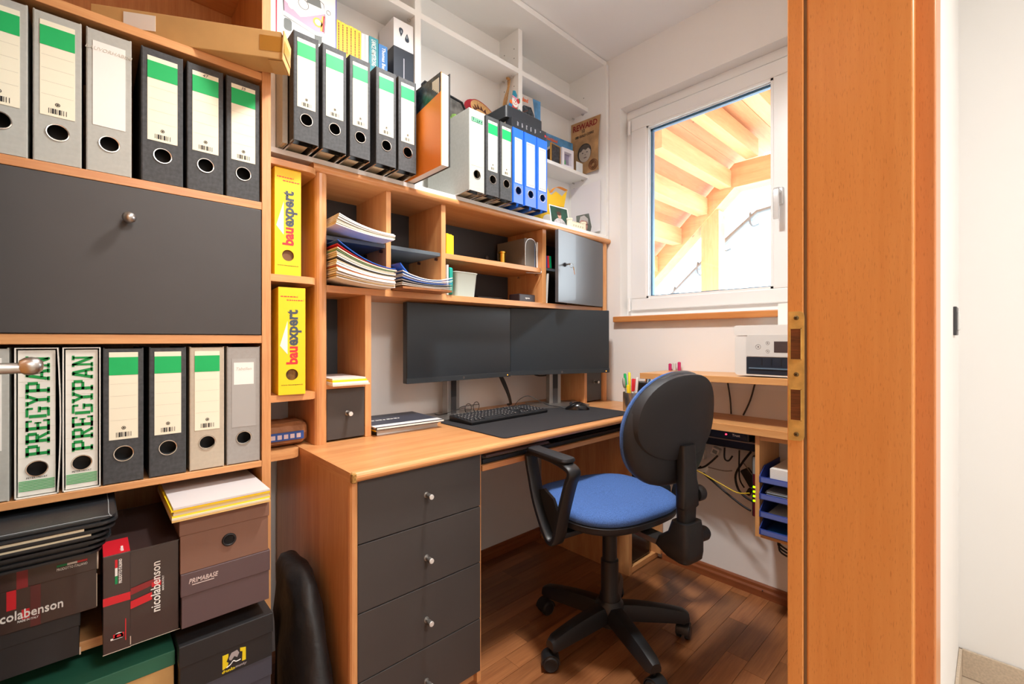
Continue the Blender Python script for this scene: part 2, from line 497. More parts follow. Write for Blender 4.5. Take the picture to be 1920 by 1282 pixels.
pl.prism([(-y, z) for y, z in [(.2205, .919), (.2205, 1.119), (.204, 1.119), (.2005, 1.1165), (.199, 1.112), (.199, .926), (.2005, .9215), (.204, .919)]], .0022, (.80, 0, 0), (0, -1, 0), (0, 0, 1))
strike = D1.wadd('strike_plate', pl, brass)
for z0, z1 in ((1.045, 1.092), (.951, .998)):
    D1.wadd('keyhole_slot', MB().box(.7968, .7979, .2035, .217, z0, z1), wood('slot_wood', (120, 66, 36), (60, 30, 18), 'y', band=120), parent=strike)
    fr = MB()
    for b in ((.2025, .2035, z0 - .001, z1 + .001), (.217, .218, z0 - .001, z1 + .001)): fr.box(.7962, .7979, *b)
    for b in ((z0 - .001, z0), (z1, z1 + .001)): fr.box(.7962, .7979, .2025, .218, *b)
    D1.wadd('slot_rim', fr, brass, parent=strike)
for zz in (1.109, 1.0215, .929):
    D1.wadd('screw', MB().lathe([(0.0001, .7958), (.0022, .7958), (.0034, .7966), (.0036, .7979)], (0, .2095, zz), 'x', 14), plain('screw_steel', (120, 104, 70), .4, .9), 40, parent=strike)
    c_ = MB()
    c_.rot_box((.7957, .2095, zz), (.0005, .004, .0007), Matrix.Rotation(R(40), 4, 'X')); c_.rot_box((.7957, .2095, zz), (.0005, .004, .0007), Matrix.Rotation(R(130), 4, 'X'))
    D1.wadd('screw_cross', c_, dark_hole, parent=strike)

# ---- open door leaf at the left edge, only its handle reaches into view
dl = Thing('door_1', 'open beech door leaf with a satin steel handle beside the bookcase', None, (-.052, .228, 0), R(5.6), kind='structure')
dl.add('leaf', MB().box(-.042, -.002, .0, .80, .006, 2.08, bev=.002), jamb_w)
h = MB()
h.lathe([(.0255, -.002), (.0255, .004), (.022, .007), (.010, .009), (.0082, .012), (.0078, .052)], (0, .735, 1.034), 'x', 24)
hh = dl.add('handle_spindle', h, steel, 40)
dl.add('knob', MB().lathe([(.0001, .046), (.0085, .0475), (.0125, .053), (.0135, .060), (.0118, .067), (.007, .0715), (.0001, .0728)], (0, .735, 1.0365), 'x', 24), steel, 40, parent=hh)

# ---- hall seen past the jamb
wh = MB().box(2.05, 2.2, -2.2, .079, -.05, 2.60)
struct('wall_hall_right', wh, paint, 'bright white corridor wall')
struct('wall_hall_back', MB().box(-1.6, 2.2, -2.35, -2.2, -.05, 2.60), paint, 'white corridor wall behind the doorway')
struct('wall_hall_left', MB().box(-1.75, -1.6, -2.35, .205, -.05, 2.60), paint, 'white corridor end wall')
struct('wall_hall_front', MB().box(-1.6, -1.05, .079, .205, -.05, 2.60), paint, 'white corridor wall next to the door')
struct('ceiling_hall', MB().box(-1.75, 2.2, -2.35, .079, 2.60, 2.70), ceil_m, 'white corridor ceiling')
struct('floor_hall', MB().box(-1.75, 2.2, -2.35, .204, -.05, -.001), plain('hall_stone', (196, 178, 156), .4, noise=.06, nscale=20), 'pale stone corridor floor')
stone = plain('skirting_tile', (200, 182, 160), .5, noise=.13, nscale=170)
bh = Thing('baseboard_hall', 'row of beige stone skirting tiles in the corridor', None, (2.045, -.9, 0), kind='structure')
bh.wadd('grout', MB().box(2.045, 2.0505, -2.2, .0785, 0, .083), plain('grout', (150, 138, 124), .9))
for k in range(7):
    bh.wadd('tile', MB().box(2.038, 2.046, .071 - (k + 1) * .33 + .002, .071 - k * .33, 0, .0855, bev=.0015), stone)
for k in range(4):
    bh.wadd('tile', MB().box(.89 + k * .29, 1.178 + k * .29 if k < 3 else 2.038, .0705, .0785, 0, .0855, bev=.0015), stone)
sw = Thing('light_switch', 'dark-edged light switch on the corridor wall past the door frame', 'light switch', (1.80, .079, 1.127))
sw.wadd('plate', MB().box(1.757, 1.837, .0715, .0792, 1.088, 1.168, bev=.002), plain('switch_frame', (58, 58, 60), .4))
sw.wadd('rocker', MB().box(1.771, 1.823, .066, .0716, 1.102, 1.154, bev=.002), plain('switch_white', (225, 225, 222), .35))

# ---- lamps that the light comes from (both out of the photograph's view)
cl = Thing('ceiling_lamp', 'round opal glass ceiling lamp above the desk chair', 'lamp', (.86, .77, 2.595))
cl.add('base', MB().lathe([(.11, 0), (.11, -.018), (.10, -.02)], seg=32), steel, 40)
cl.add('lamp_shade', MB().lathe([(.16, -.02), (.165, -.035), (.15, -.06), (.11, -.082), (.05, -.094), (.001, -.096)], seg=32), plain('opal_glass', (255, 244, 228), .4, emit=4), 40)
cl2 = Thing('ceiling_lamp', 'round opal glass ceiling lamp in the corridor', 'lamp', (.55, -1.25, 2.60))
cl2.add('base', MB().lathe([(.20, 0), (.20, -.018), (.18, -.02)], seg=32), steel, 40)
cl2.add('lamp_shade', MB().lathe([(.26, -.02), (.27, -.035), (.25, -.055), (.17, -.072), (.08, -.08), (.001, -.082)], seg=32), plain('opal_glass', (255, 244, 228), .4, emit=4), 40)

# ================================================================ OUTSIDE THE WINDOW
ev = Thing('roof_overhang', 'sunlit spruce roof overhang with rafters, boards and a post outside the window', 'roof', (3.4, 1.45, .4))
S45 = .94   # fall of the roof per metre towards the far side
def roofz(y): return 2.50 - max(0, y - 1.20) * S45
for k in range(9):       # boards of the level soffit
    y0 = -.30 + k * .166
    ev.wadd('board', MB().box(2.37, 3.75, y0, y0 + .1635, 2.50, 2.525), spruce_x)
for k in range(8):       # boards down the slope
    y0 = 1.188 + k * .13; y1 = y0 + .1295
    r = [[(x, y0, roofz(y0)), (x, y1, roofz(y1)), (x, y1 + .017, roofz(y1) + .018), (x, y0 + .017, roofz(y0) + .018)] for x in (2.37, 3.75)]
    ev.wadd('board', MB().ring_loft(r), spruce_x)
for (y, z) in ((.55, 2.37), (.88, 2.37), (1.15, 2.35), (1.33, 2.18), (1.50, 2.02), (1.70, 1.83), (1.90, 1.64), (2.1, 1.45)):
    ev.wadd('rafter', MB().box(2.37, 3.357, y - .04, y + .04, z - .01, z + .11), spruce_x)
ev.wadd('beam', MB().box(3.36, 3.50, -.30, 1.27, 2.165, 2.335), spruce_y)
ev.wadd('beam', MB().ring_loft([[(x, 1.27, 2.165), (x, 1.27, 2.335), (x, 2.30, 1.36), (x, 2.30, 1.19)] for x in (3.36, 3.50)]), wood('spruce_beam_slope', (216, 156, 108), (198, 132, 86), 'y', rough=.6, knots=5, coat=0))
ev.wadd('post', MB().box(3.372, 3.485, 1.385, 1.515, -.6, 2.03), wood('spruce_post', (216, 156, 108), (198, 132, 86), 'z', rough=.6, knots=5, coat=0))
gt = Thing('rain_gutter', 'thin grey rain gutter with hooks below the roof beam outside', 'gutter', (3.6, 1.5, 1.9))
gp = [(3.62, .7, 2.08), (3.62, 1.2, 2.02), (3.62, 1.55, 1.75), (3.62, 2.30, 1.06)]
gt.wadd('gutter_channel', MB().tube(gp, .026, 10, 1), plain('zinc_gutter', (128, 142, 152), .4, .6), 50)
for k in range(6):
    y = 1.05 + k * .2; z = 2.045 if y < 1.2 else (2.02 - (y - 1.2) * .771 if y < 1.55 else 1.75 - (y - 1.55) * .92)
    gt.wadd('hook', MB().tube([(3.615, y, z + .05), (3.60, y, z), (3.60, y - .02, z - .06), (3.615, y - .06, z - .05)], .009, 6, 3), plain('zinc_gutter', (128, 142, 152), .4, .6), 50)
g_ = link('ground', MB().box(2.5, 30, -20, 22, -1.0, -.95).mesh('ground', plain('pale_gravel', (205, 203, 198), .9, noise=.1)))
g_['kind'] = 'structure'; g_['label'] = 'pale ground outside the house'

# ================================================================ FURNITURE
def board(x0, x1, y0, y1, z0, z1, n=6):
    """horizontal board with a bullnose front edge (towards -y)"""
    r = (z1 - z0) / 2
    poly = [(y1, z0), (y1, z1)] + [(y0 + r - r * math.sin(math.pi * k / n), (z0 + z1) / 2 + r * math.cos(math.pi * k / n)) for k in range(n + 1)]
    return MB().prism(poly, x1 - x0, (x0, 0, 0), (0, 1, 0), (0, 0, 1))
def upright(x0, x1, y0, y1, z0, z1, n=6, rad=None):
    """vertical panel with a rounded front edge"""
    r = (x1 - x0) / 2
    ry = rad or r
    poly = [(x1, y1), (x0, y1)] + [((x0 + x1) / 2 - r * math.cos(math.pi * k / n), y0 + ry - ry * math.sin(math.pi * k / n)) for k in range(n + 1)]
    return MB().prism(poly, z1 - z0, (0, 0, z0), (1, 0, 0), (0, 1, 0))

def knob(T, x, y, z, parent, mat1=None):
    """peg knob pointing towards -y"""
    mb = MB().lathe([(.0085, 0), (.0085, -.002), (.0048, -.004), (.0048, -.010), (.0068, -.013), (.0072, -.027)], (x, y, z), 'y', 18)
    k = T.wadd('knob', mb, plain('knob_dark_nickel', (124, 122, 118), .38, .6), 40, parent)
    T.wadd('knob_cap', MB().lathe([(.0072, -.027), (.0066, -.0295), (.0001, -.0298)], (x, y, z), 'y', 18), plain('knob_bright_cap', (226, 224, 220), .35, .3), 40, parent)
    return k

# ---- bookcase
BC = Thing('bookcase', 'tall beech bookcase holding ring binders and shoe boxes with a charcoal flap', 'bookcase', (.06, 1.5, 0))
BC.wadd('side_panel', MB().box(.332, .354, 1.33, 1.695, 0, 2.50, bev=.001), wz)
BC.wadd('side_panel', MB().box(-.232, -.210, 1.33, 1.695, 0, 2.50, bev=.001), wz)
BC.wadd('back_panel', MB().box(-.210, .332, 1.683, 1.695, .05, 2.50), wz)
for z0, z1 in ((.05, .07), (.409, .430), (.738, .754), (1.066, 1.087), (1.421, 1.441), (1.765, 1.785), (2.115, 2.135), (2.48, 2.50)):
    BC.wadd('shelf', MB().box(-.210, .332, 1.331, 1.683, z0, z1, bev=.001), wx)
BC.wadd('plinth', MB().box(-.210, .332, 1.36, 1.375, 0, .05), wx)
flap = BC.wadd('flap_door', MB().box(-.208, .330, 1.329, 1.345, 1.0885, 1.4195, bev=.0012), darklam, label='charcoal drop-down flap with a round steel knob')
BC.wadd('knob', MB().lathe([(.006, 1.329), (.005, 1.32), (.005, 1.316), (.0105, 1.310), (.0125, 1.303), (.0105, 1.296), (.005, 1.292), (.0001, 1.291)], (.061, 0, 1.345), 'y', 20), steel, 40, parent=flap)

# ---- narrow shelves between bookcase and hutch
GS = Thing('gap_shelf', 'narrow beech shelves between the bookcase and the desk hutch', 'shelf', (.43, 1.56, .72))
def gap_board(x1, y0, z0, z1):
    poly = [(.3545, 1.695), (.3545, y0)] + [(x1 - .03 + .03 * math.sin(R(90 * k / 6)), y0 + .03 - .03 * math.cos(R(90 * k / 6))) for k in range(7)] + [(x1, 1.695)]
    return MB().prism(poly, z1 - z0, (0, 0, z0), (1, 0, 0), (0, 1, 0))
for x1, y0, z0, z1 in ((.5045, 1.40, 1.5765, 1.5945), (.5045, 1.405, 1.243, 1.2635), (.5045, 1.405, .896, .9155), (.4645, 1.43, .722, .746)):
    GS.wadd('shelf', gap_board(x1, y0, z0, z1), wx)
GS.wadd('back_batten', MB().box(.3545, .372, 1.672, 1.695, .746, 1.5765), wz)

# ---- desk
DK = Thing('desk', 'beech desk with four charcoal drawers and a keyboard tray', 'desk', (1.2, 1.4, 0))
DK.wadd('desktop', board(.470, 2.052, 1.068, 1.697, .7225, .748, 8), wx)
DK.wadd('desktop_edge', MB().box(.465, .4702, 1.082, 1.697, .7225, .7478), wy)
ch = MB()      # chipboard shows where the edging has broken off the front corner
ch.box(.4648, .477, 1.0675, 1.0815, .7228, .7470, bev=.003, seg=2)
DK.wadd('broken_corner', ch, plain('raw_chipboard', (176, 132, 66), .95, noise=.55, nscale=420, bump=1, bscale=500), label='chipped corner showing raw chipboard')
DK.wadd('side_panel', upright(.466, .489, 1.083, 1.68, 0, .722, 6, .012), wz)
DK.wadd('carcass_side', MB().box(.884, .900, 1.108, 1.68, .0, .722), wz)
DK.wadd('carcass_back', MB().box(.489, .884, 1.665, 1.68, .0, .722), wz)
DK.wadd('plinth', MB().box(.489, .884, 1.125, 1.14, 0, .046), wx)
for z0, z1, kz in ((.5605, .7205, .640), (.3865, .5575, .463), (.2125, .3835, .289), (.0480, .2095, .116)):
    d_ = DK.wadd('drawer', MB().box(.4895, .8835, 1.0905, 1.108, z0, z1, bev=.001), darklam)
    knob(DK, .6885, 1.0905, kz, d_)
DK.wadd('keyboard_tray', MB().box(.905, 1.780, 1.106, 1.46, .658, .676, bev=.002), wx)
DK.wadd('tray_runner', MB().box(.902, .914, 1.12, 1.5, .676, .7222), blk)
DK.wadd('tray_runner', MB().box(1.772, 1.784, 1.12, 1.5, .676, .7222), blk)
DK.wadd('tray_front_rail', MB().box(.915, 1.770, 1.116, 1.128, .6765, .692, bev=.003), blk)
# computer bay on the right
DK.wadd('bay_side', MB().box(1.787, 1.812, 1.135, 1.68, 0, .722), wz)
DK.wadd('bay_bottom', MB().box(1.812, 2.05, 1.137, 1.68, 0.004, .030), wx)
DK.wadd('bay_side', MB().box(2.028, 2.05, 1.112, 1.60, .030, .722), wz)

# ---- side desk along the window wall
SD = Thing('side_desk', 'pale beech side desk under the window with a raised printer shelf', 'desk', (1.93, .7, 0))
SD.wadd('worktop', MB().box(1.805, 2.058, .226, 1.066, .7185, .748, bev=.0015), sx_)
upper = MB()
m_ = Matrix.Translation((0, .7, .934)) @ Matrix.Rotation(R(-1.0), 4, 'X') @ Matrix.Translation((0, -.7, -.934))
upper.box(1.795, 2.058, .226, 1.085, .9085, .934, bev=.0015).xf(m_)
SD.wadd('printer_shelf', upper, sx_)
SD.wadd('shelf_post', MB().box(1.975, 2.005, 1.02, 1.05, .748, .9045), blk)
SD.wadd('shelf_post', MB().box(1.975, 2.005, .24, .27, .748, .916), blk)
SD.wadd('wall_strip', MB().box(2.046, 2.0595, .56, 1.04, .868, .8955), white_lam)  # plain white strip along the wall just below the printer shelf
# letter-tray rack hangs under it
RK = Thing('tray_rack', 'open beech rack for letter trays under the side desk', 'rack', (1.94, .45, .33))
RK.wadd('side_panel', MB().box(1.826, 2.05, .600, .615, .338, .7165), wood('pale_beech_grain_z', (222, 170, 112), (206, 148, 90), 'z'))
RK.wadd('side_panel', MB().box(1.826, 2.05, .270, .285, .338, .7165), wood('pale_beech_grain_z', (222, 170, 112), (206, 148, 90), 'z'))
RK.wadd('top_panel', MB().box(1.832, 2.05, .285, .600, .699, .7165), sx_)
RK.wadd('bottom_panel', MB().box(1.826, 2.05, .285, .600, .338, .353), sx_)
tray_b = plain('tray_blue', (44, 66, 142), .35)
tray_l = plain('tray_label', (92, 110, 178), .4)
tpap = [paper, plain('sheets_grey_blue', (150, 162, 170), .6), plain('sheets_greenish', (196, 204, 196), .7), plain('folder_blue', (20, 84, 150), .5)]
for i, zt in enumerate((.559, .497, .431, .366)):
    lab = ['blue letter tray topmost in the rack, holding a thick white paper pack', 'blue letter tray second from the top, full of glossy sheets', 'blue letter tray third from the top, holding a few loose sheets', 'blue letter tray at the bottom of the rack, holding a blue folder'][i]
    T = Thing('letter_tray', lab, 'letter tray', (1.93, .44, zt - .012), 0, 'blue letter trays in the rack')
    T.wadd('tray_floor', MB().box(1.815, 2.045, .289, .597, zt - .012, zt - .009), tray_b)
    T.wadd('front_lip', MB().box(1.812, 1.816, .289, .597, zt - .012, zt + .010, bev=.001), tray_b)
    T.wadd('label_strip', MB().box(1.8105, 1.8122, .50, .590, zt - .009, zt + .007), tray_l)
    for yy in (.595, .287):
        T.wadd('side_wall', MB().prism([(0, 0), (.23, 0), (.23, .052), (.055, .052), (.003, .022)], .003, (1.815, yy + .003, zt - .012), (1, 0, 0), (0, 0, 1)), tray_b)
    T2 = Thing('paper_pile', ['thick pack of white printer paper in the top letter tray', 'pile of glossy grey sheets in the second letter tray', 'few pale loose sheets in the third letter tray', 'blue cardboard folder over white sheets in the bottom letter tray'][i], 'paper', (1.93, .44, zt - .009))
    n = (9, 7, 3, 3)[i]
    for k in range(n):
        hh = (.0052, .004, .0032, .004)[i]
        off = random.uniform(-.004, .006)
        if i == 0: T2.wadd('sheet', MB().box(1.845 + .006 * (k == 0), 2.04, .295, .57, zt - .0086 + k * hh, zt - .0091 + (k + 1) * hh), paper)
        else: T2.wadd('sheet', MB().rot_box((1.93 + off, .44 + off, zt - .0085 + (k + .5) * hh), (.20, .275, hh * .9), Matrix.Rotation(R(random.uniform(-2, 2)), 4, 'Z')), (tpap[i] if (i < 3 or k > 0) else paper))

# ---- desk hutch
HT = Thing('desk_hutch', 'beech desk hutch with open compartments, dark shelves and a lockable door', 'hutch', (1.28, 1.57, .748))
HT.wadd('side_panel', upright(.506, .545, 1.430, 1.695, .7485, 1.595, 8, .018), wz)
HT.wadd('side_panel', upright(2.012, 2.048, 1.430, 1.695, .7485, 1.595, 8, .018), wz)
HT.wadd('top_board', board(.497, 2.056, 1.418, 1.695, 1.595, 1.6205, 8), wx)
HT.wadd('main_shelf', MB().box(.545, 2.012, 1.446, 1.695, 1.226, 1.249, bev=.001), wx)
for x0, x1 in ((.751, .769), (.980, 1.000), (1.546, 1.571)):
    HT.wadd('divider', MB().box(x0, x1, 1.446, 1.688, 1.249, 1.595, bev=.001), wz)
HT.wadd('middle_shelf', MB().box(1.000, 1.546, 1.456, 1.688, 1.391, 1.412, bev=.001), wx)
dsh = plain('slate_shelf', (86, 96, 104), .45)
for x0, x1 in ((.545, .751), (.769, .980)):
    HT.wadd('dark_shelf', MB().box(x0 + .001, x1 - .001, 1.452, 1.688, 1.395, 1.4085, bev=.001), dsh)
    for yy in (1.475, 1.60):
        HT.wadd('shelf_peg', MB().cyl((x1, yy, 1.386), (x1 - .009, yy, 1.386), .0055, seg=12), plain('peg_brown', (60, 30, 26), .3), 40)
for yy in (1.48, 1.60):
    HT.wadd('shelf_peg', MB().cyl((1.546, yy, 1.381), (1.534, yy, 1.381), .005, seg=12), chrome, 40)
HT.wadd('back_panel', MB().box(.545, 2.012, 1.688, 1.695, 1.249, 1.595), darkback)
HT.wadd('column_panel', MB().box(.674, .696, 1.446, 1.688, .7485, 1.226, bev=.001), wz)
HT.wadd('column_back', MB().box(.545, .674, 1.680, 1.688, .7485, 1.226), darkback)
HT.wadd('column_shelf', MB().box(.545, .674, 1.450, 1.680, .9175, .9285), wx)
d_ = HT.wadd('drawer', MB().box(.547, .672, 1.4475, 1.464, .7545, .9160, bev=.001), darklam)
HT.wadd('drawer_box', MB().box(.552, .668, 1.464, 1.66, .757, .90), darkback, parent=d_)
knob(HT, .6135, 1.4475, .836, d_)
HT.wadd('column_panel', MB().box(1.862, 1.884, 1.446, 1.688, .7485, 1.226, bev=.001), wz)
d_ = HT.wadd('drawer', MB().box(1.886, 2.010, 1.4475, 1.464, .7545, .950, bev=.001), darklam)
HT.wadd('drawer_box', MB().box(1.892, 2.005, 1.464, 1.66, .757, .94), darkback, parent=d_)
knob(HT, 1.948, 1.4475, .853, d_)
HT.wadd('column_back', MB().box(1.884, 2.012, 1.680, 1.688, .7485, 1.226), darkback)
HT.wadd('column_shelf', MB().box(1.884, 2.012, 1.450, 1.680, .953, .968), wx)
# door, slightly ajar, hinged at the right
dm = Matrix.Translation((2.010, 1.446, 0)) @ Matrix.Rotation(R(6.5), 4, 'Z') @ Matrix.Translation((-2.010, -1.446, 0))
dr = HT.wadd('door', MB().box(1.588, 2.008, 1.436, 1.454, 1.2515, 1.592, bev=.001).xf(dm), plain('charcoal_door_satin', (84, 86, 90), .30, coat=.2))
lk = MB().lathe([(.010, 0), (.010, -.003), (.0075, -.004), (.0075, -.010)], (1.642, 1.436, 1.432), 'y', 20).xf(dm)
HT.wadd('lock', lk, blk, 40, parent=dr)
ky = Thing('key', 'small brass key hanging from the lock of the hutch door', 'key', (1.64, 1.39, 1.41))
k1 = MB().box(1.641, 1.643, 1.402, 1.4258, 1.4285, 1.4355).xf(dm); ky.wadd('blade', k1, steel)
k2 = MB().torus((1.642, 1.398, 1.424), .010, .0008, 'x', 20, 6).xf(dm); ky.wadd('ring', k2, steel, 40)
k3 = MB().prism([(-.003, -.034), (.003, -.032), (.003, -.014), (.009, -.010), (.010, -.003), (.006, .002), (-.005, .002), (-.009, -.003), (-.008, -.010), (-.003, -.014)], .002, (1.648, 1.392, 1.416), (.8, .35, 0.1), (-.15, .1, 1)).xf(dm)
ky.wadd('spare_key', k3, gold)

# ---- white wall unit above
WU = Thing('wall_shelf_unit', 'white wall unit of open shelves reaching the ceiling above the hutch', 'shelf unit', (1.22, 1.57, 1.62))
WU.wadd('bottom_board', MB().box(.378, 2.056, 1.432, 1.697, 1.6212, 1.637, bev=.001), white_lam)
WU.wadd('top_board', MB().box(.378, 2.056, 1.446, 1.697, 2.565, 2.592), white_lam)
WU.wadd('side_panel', MB().box(.378, .397, 1.446, 1.697, 1.637, 2.565), white_lam)
rp = WU.wadd('side_panel', MB().box(2.035, 2.056, 1.432, 1.697, 1.637, 2.565), white_lam)
WU.wadd('back_panel', MB().box(.397, 2.035, 1.690, 1.697, 1.637, 2.565), white_lam)
for x0, x1 in ((.930, .957), (1.494, 1.520)):
    dv = WU.wadd('divider', MB().box(x0, x1, 1.555, 1.690, 1.637, 2.565), white_lam)
    for zz in [2.03 + .045 * k for k in range(11)]:
        for yy in (1.585, 1.655):
            for sx in (x0, x1):
                if abs(zz - 2.36) > .02: WU.wadd('peg_hole', MB().cyl((sx - .0006, yy, zz), (sx + .0006, yy, zz), .0024, seg=8), dark_hole, parent=dv)
for zz in [1.72 + .045 * k for k in range(17)]:
    for yy in (1.585, 1.655):
        WU.wadd('peg_hole', MB().cyl((2.0344, yy, zz), (2.0356, yy, zz), .0024, seg=8), dark_hole, parent=rp)
for x0, x1 in ((.397, .930), (.957, 1.494), (1.520, 2.035)):
    for z0, z1 in ((1.979, 1.997), (2.350, 2.374)):
        s_ = WU.wadd('shelf', MB().box(x0, x1, 1.555, 1.690, z0, z1, bev=.0008), white_lam)
        for yy in (1.59, 1.655):
            WU.wadd('shelf_support', MB().cyl((x1 - .012, yy, z0 - .004), (x1, yy, z0 - .004), .004, seg=10), plain('clear_peg', (190, 188, 184), .3), 40, parent=s_)

# ================================================================ BINDERS
def hole_plate(w, h, th, cz, r, bev_pts=0):
    """upright plate w x h with a round hole, front at y=0"""
    bm = bmesh.new()
    out = [(-w / 2, 0), (w / 2, 0), (w / 2, h), (-w / 2, h)]
    ho = ellipse(0, cz, r, r, 20)
    es = []
    for loop in (out, ho):
        v = [bm.verts.new((x, 0, z)) for x, z in loop]
        es += [bm.edges.new((v[i], v[(i + 1) % len(v)])) for i in range(len(v))]
    bmesh.ops.triangle_fill(bm, use_beauty=True, edges=es)
    ret = bmesh.ops.extrude_face_region(bm, geom=list(bm.faces))
    for g in ret['geom']:
        if isinstance(g, bmesh.types.BMVert): g.co.y += th
    mb = MB(); mb.bm.free(); mb.bm = bm
    return mb

BAR = [1, 2, 1, 1, 3, 1, 2, 1, 1, 2, 3, 1, 1, 2, 1, 3, 1, 1]
def binder(label, x0, x1, y, z, col, style='green', h=.311, depth=.285, note=None, lean=0, group=None, edge=True, rz=0, hole_z=None):
    w = x1 - x0 - .002
    T = Thing('ring_binder', label, 'binder', ((x0 + x1) / 2, y, z), rz, group)
    hz = hole_z or .066
    sp = T.add('spine', hole_plate(w - .004, h - .004, .003, hz, .0165).shift((0, 0, .002)), col)
    for sgn in (-1, 1):
        xs = sgn * (w / 2 - .0015)
        T.add('side_board', MB().box(xs - .0015, xs + .0015, .0008, depth, 0, h, bev=.0008), col)
    T.add('finger_ring', MB().torus((0, -.0003, hz), .0168, .0016, 'y', 24, 6), ring_m, 60)
    T.add('paper_block', MB().box(-w / 2 + .006, w / 2 - .012, .045, depth - .02, .012, h - .018), paper2 if style != 'case' else paper)
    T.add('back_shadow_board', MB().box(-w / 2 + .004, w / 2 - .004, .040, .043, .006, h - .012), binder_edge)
    if edge:
        for sgn in (-1, 1):
            T.add('metal_edge', MB().box(sgn * (w / 2 - .0015) - .0022, sgn * (w / 2 - .0015) + .0022, .006, depth * .98, -.0008, .004), ring_m)
    lw = w * .72
    if style in ('green', 'paper', 'tape', 'leitz', 'dim'):
        zb, zt = .098, .293
        if style == 'tape':
            zb, zt = .205, .262; lw = w * .6
        if style == 'paper': zb, zt = .102, .285
        lb = T.add('spine_label', MB().box(-lw / 2, lw / 2, -.0008, 0, zb, zt), cream if style not in ('paper', 'tape') else paper)
        F = -.0009
        if style == 'green':
            T.add('green_band', MB().box(-lw / 2, lw / 2, -.0012, -.0007, .242, .282), green, parent=lb)
            r = MB()
            for k in range(4): r.box(-lw / 2 + .002, lw / 2 - .002, -.0010, -.0007, .222 - k * .027, .2224 - k * .027)
            T.add('ruled_lines', r, line_m, parent=lb)
            bc = MB(); x = -lw * .26; u = lw * .52 / 27
            for i, b in enumerate(BAR):
                if i % 2 == 0: bc.box(x, x + b * u, -.0011, -.0007, .1035, .114)
                x += b * u
            T.add('barcode', bc, ink, parent=lb)
            em = MB().torus((0, -.0009, .1235), .0032, .0007, 'y', 14, 4); em.prism(ellipse(0, .1235, .0017, .0017, 8), .0004, (0, -.0008, 0), FX, FZ)
            T.add('emblem', em, ink, parent=lb)
        if style == 'leitz':
            T.add('logo_band', MB().box(-lw / 2, lw / 2, -.0012, -.0007, .262, .280), plain('logo_dark_green', (40, 96, 74), .6), parent=lb)
            T.add('logo_text', text_mb('LEITZ', .013, (-lw * .44, -.0012, .2645), FX, FZ, .02, lw * .88, .0004), plain('logo_pale_green', (122, 206, 150), .6), parent=lb)
            r = MB()
            for k in range(5): r.box(-lw / 2 + .002, lw / 2 - .002, -.0010, -.0007, .24 - k * .024, .2404 - k * .024)
            T.add('ruled_lines', r, line_m, parent=lb)
        if note:
            T.add('handwriting', text_mb(note, .0075, (0, -.0012 if style == 'green' else -.0009, .2835 if style == 'green' else zt - .02), FX, FZ, 0, None, .0003, .3, 'CENTER'), ink if style == 'green' else pencil, parent=lb)
        if style == 'tape':
            T.add('clear_tape', MB().box(-w * .36, w * .36, -.0006, 0, .095, .272), plain('old_tape', (170, 168, 164), .15), parent=lb)
    if style == 'blue':
        lb = T.add('spine_label', MB().box(-w * .34, w * .34, -.0008, 0, .085, .270), paper)
        q = MB()
        for sgn in (-1, 1):
            for za, zb in ((.205, .262), (.093, .135)):
                q.box(sgn * w * .27 - .0007, sgn * w * .27 + .0007, -.0012, -.0007, za, zb)
        q.box(-w * .27, w * .27, -.0012, -.0007, .2612, .2626); q.box(-w * .27, w * .27, -.0012, -.0007, .0924, .0938)
        T.add('label_brackets', q, ink, parent=lb)
        r = MB()
        for k in range(7): r.box(-w * .25, w * .25, -.0010, -.0007, .245 - k * .02, .2454 - k * .02)
        T.add('ruled_lines', r, line_m, parent=lb)
        T.add('lower_panel', hole_plate(w * .9, .078, .0006, hz - .002, .0160).shift((0, -.0007, .002)), binder_lbl)
    return T

U = 1.4412; FY = 1.336
GB = 'ring binders on the upper bookcase shelf'
binder('light grey ring binder leaning at the open door side of the upper bookcase shelf', -.172, -.093, FY, U, binder_gry, group=GB, edge=False)
binder('light grey ring binder with green-striped label beside the plain white-labelled one', -.088, -.014, FY, U, binder_gry, group=GB, edge=False)
binder('light grey ring binder with a blank white paper label', -.009, .068, FY, U, binder_gry, 'paper', note='BAUVORHABEN', group=GB, edge=False)
binder('charcoal ring binder without handwritten number next to the white-labelled grey one', .083, .163, FY, U, binder_blk, group=GB, edge=False)
binder('charcoal ring binder marked 47 on its green-striped label', .169, .246, FY, U, binder_blk, note='47', group=GB, edge=False)
binder('charcoal ring binder marked 35 next to the bookcase side panel', .251, .329, FY, U, binder_blk, note='35', group=GB, edge=False)
L = .7543
GL = 'ring binders on the lower bookcase shelf'
binder('grey ring binder cut off beside the first white and green slipcase', -.192, -.118, FY, L, binder_gry, 'paper', h=.305, group=GL, edge=False)
binder('black ring binder beside the white and green slipcase on the lower shelf', .018, .089, FY, L, binder_blk, h=.303, group=GL, edge=False)
binder('black ring binder next to the beige one on the lower shelf', .097, .169, FY, L, binder_blk, h=.304, group=GL, edge=False)
binder('beige ring binder with a green-striped label on the lower shelf', .174, .248, FY, L, binder_tpe, h=.304, group=GL, edge=False)
binder('mid-grey ring binder with a taped paper note beside the bookcase side panel', .252, .330, FY, L, binder_mid, 'tape', h=.304, note='Tabellen', group=GL, edge=False)

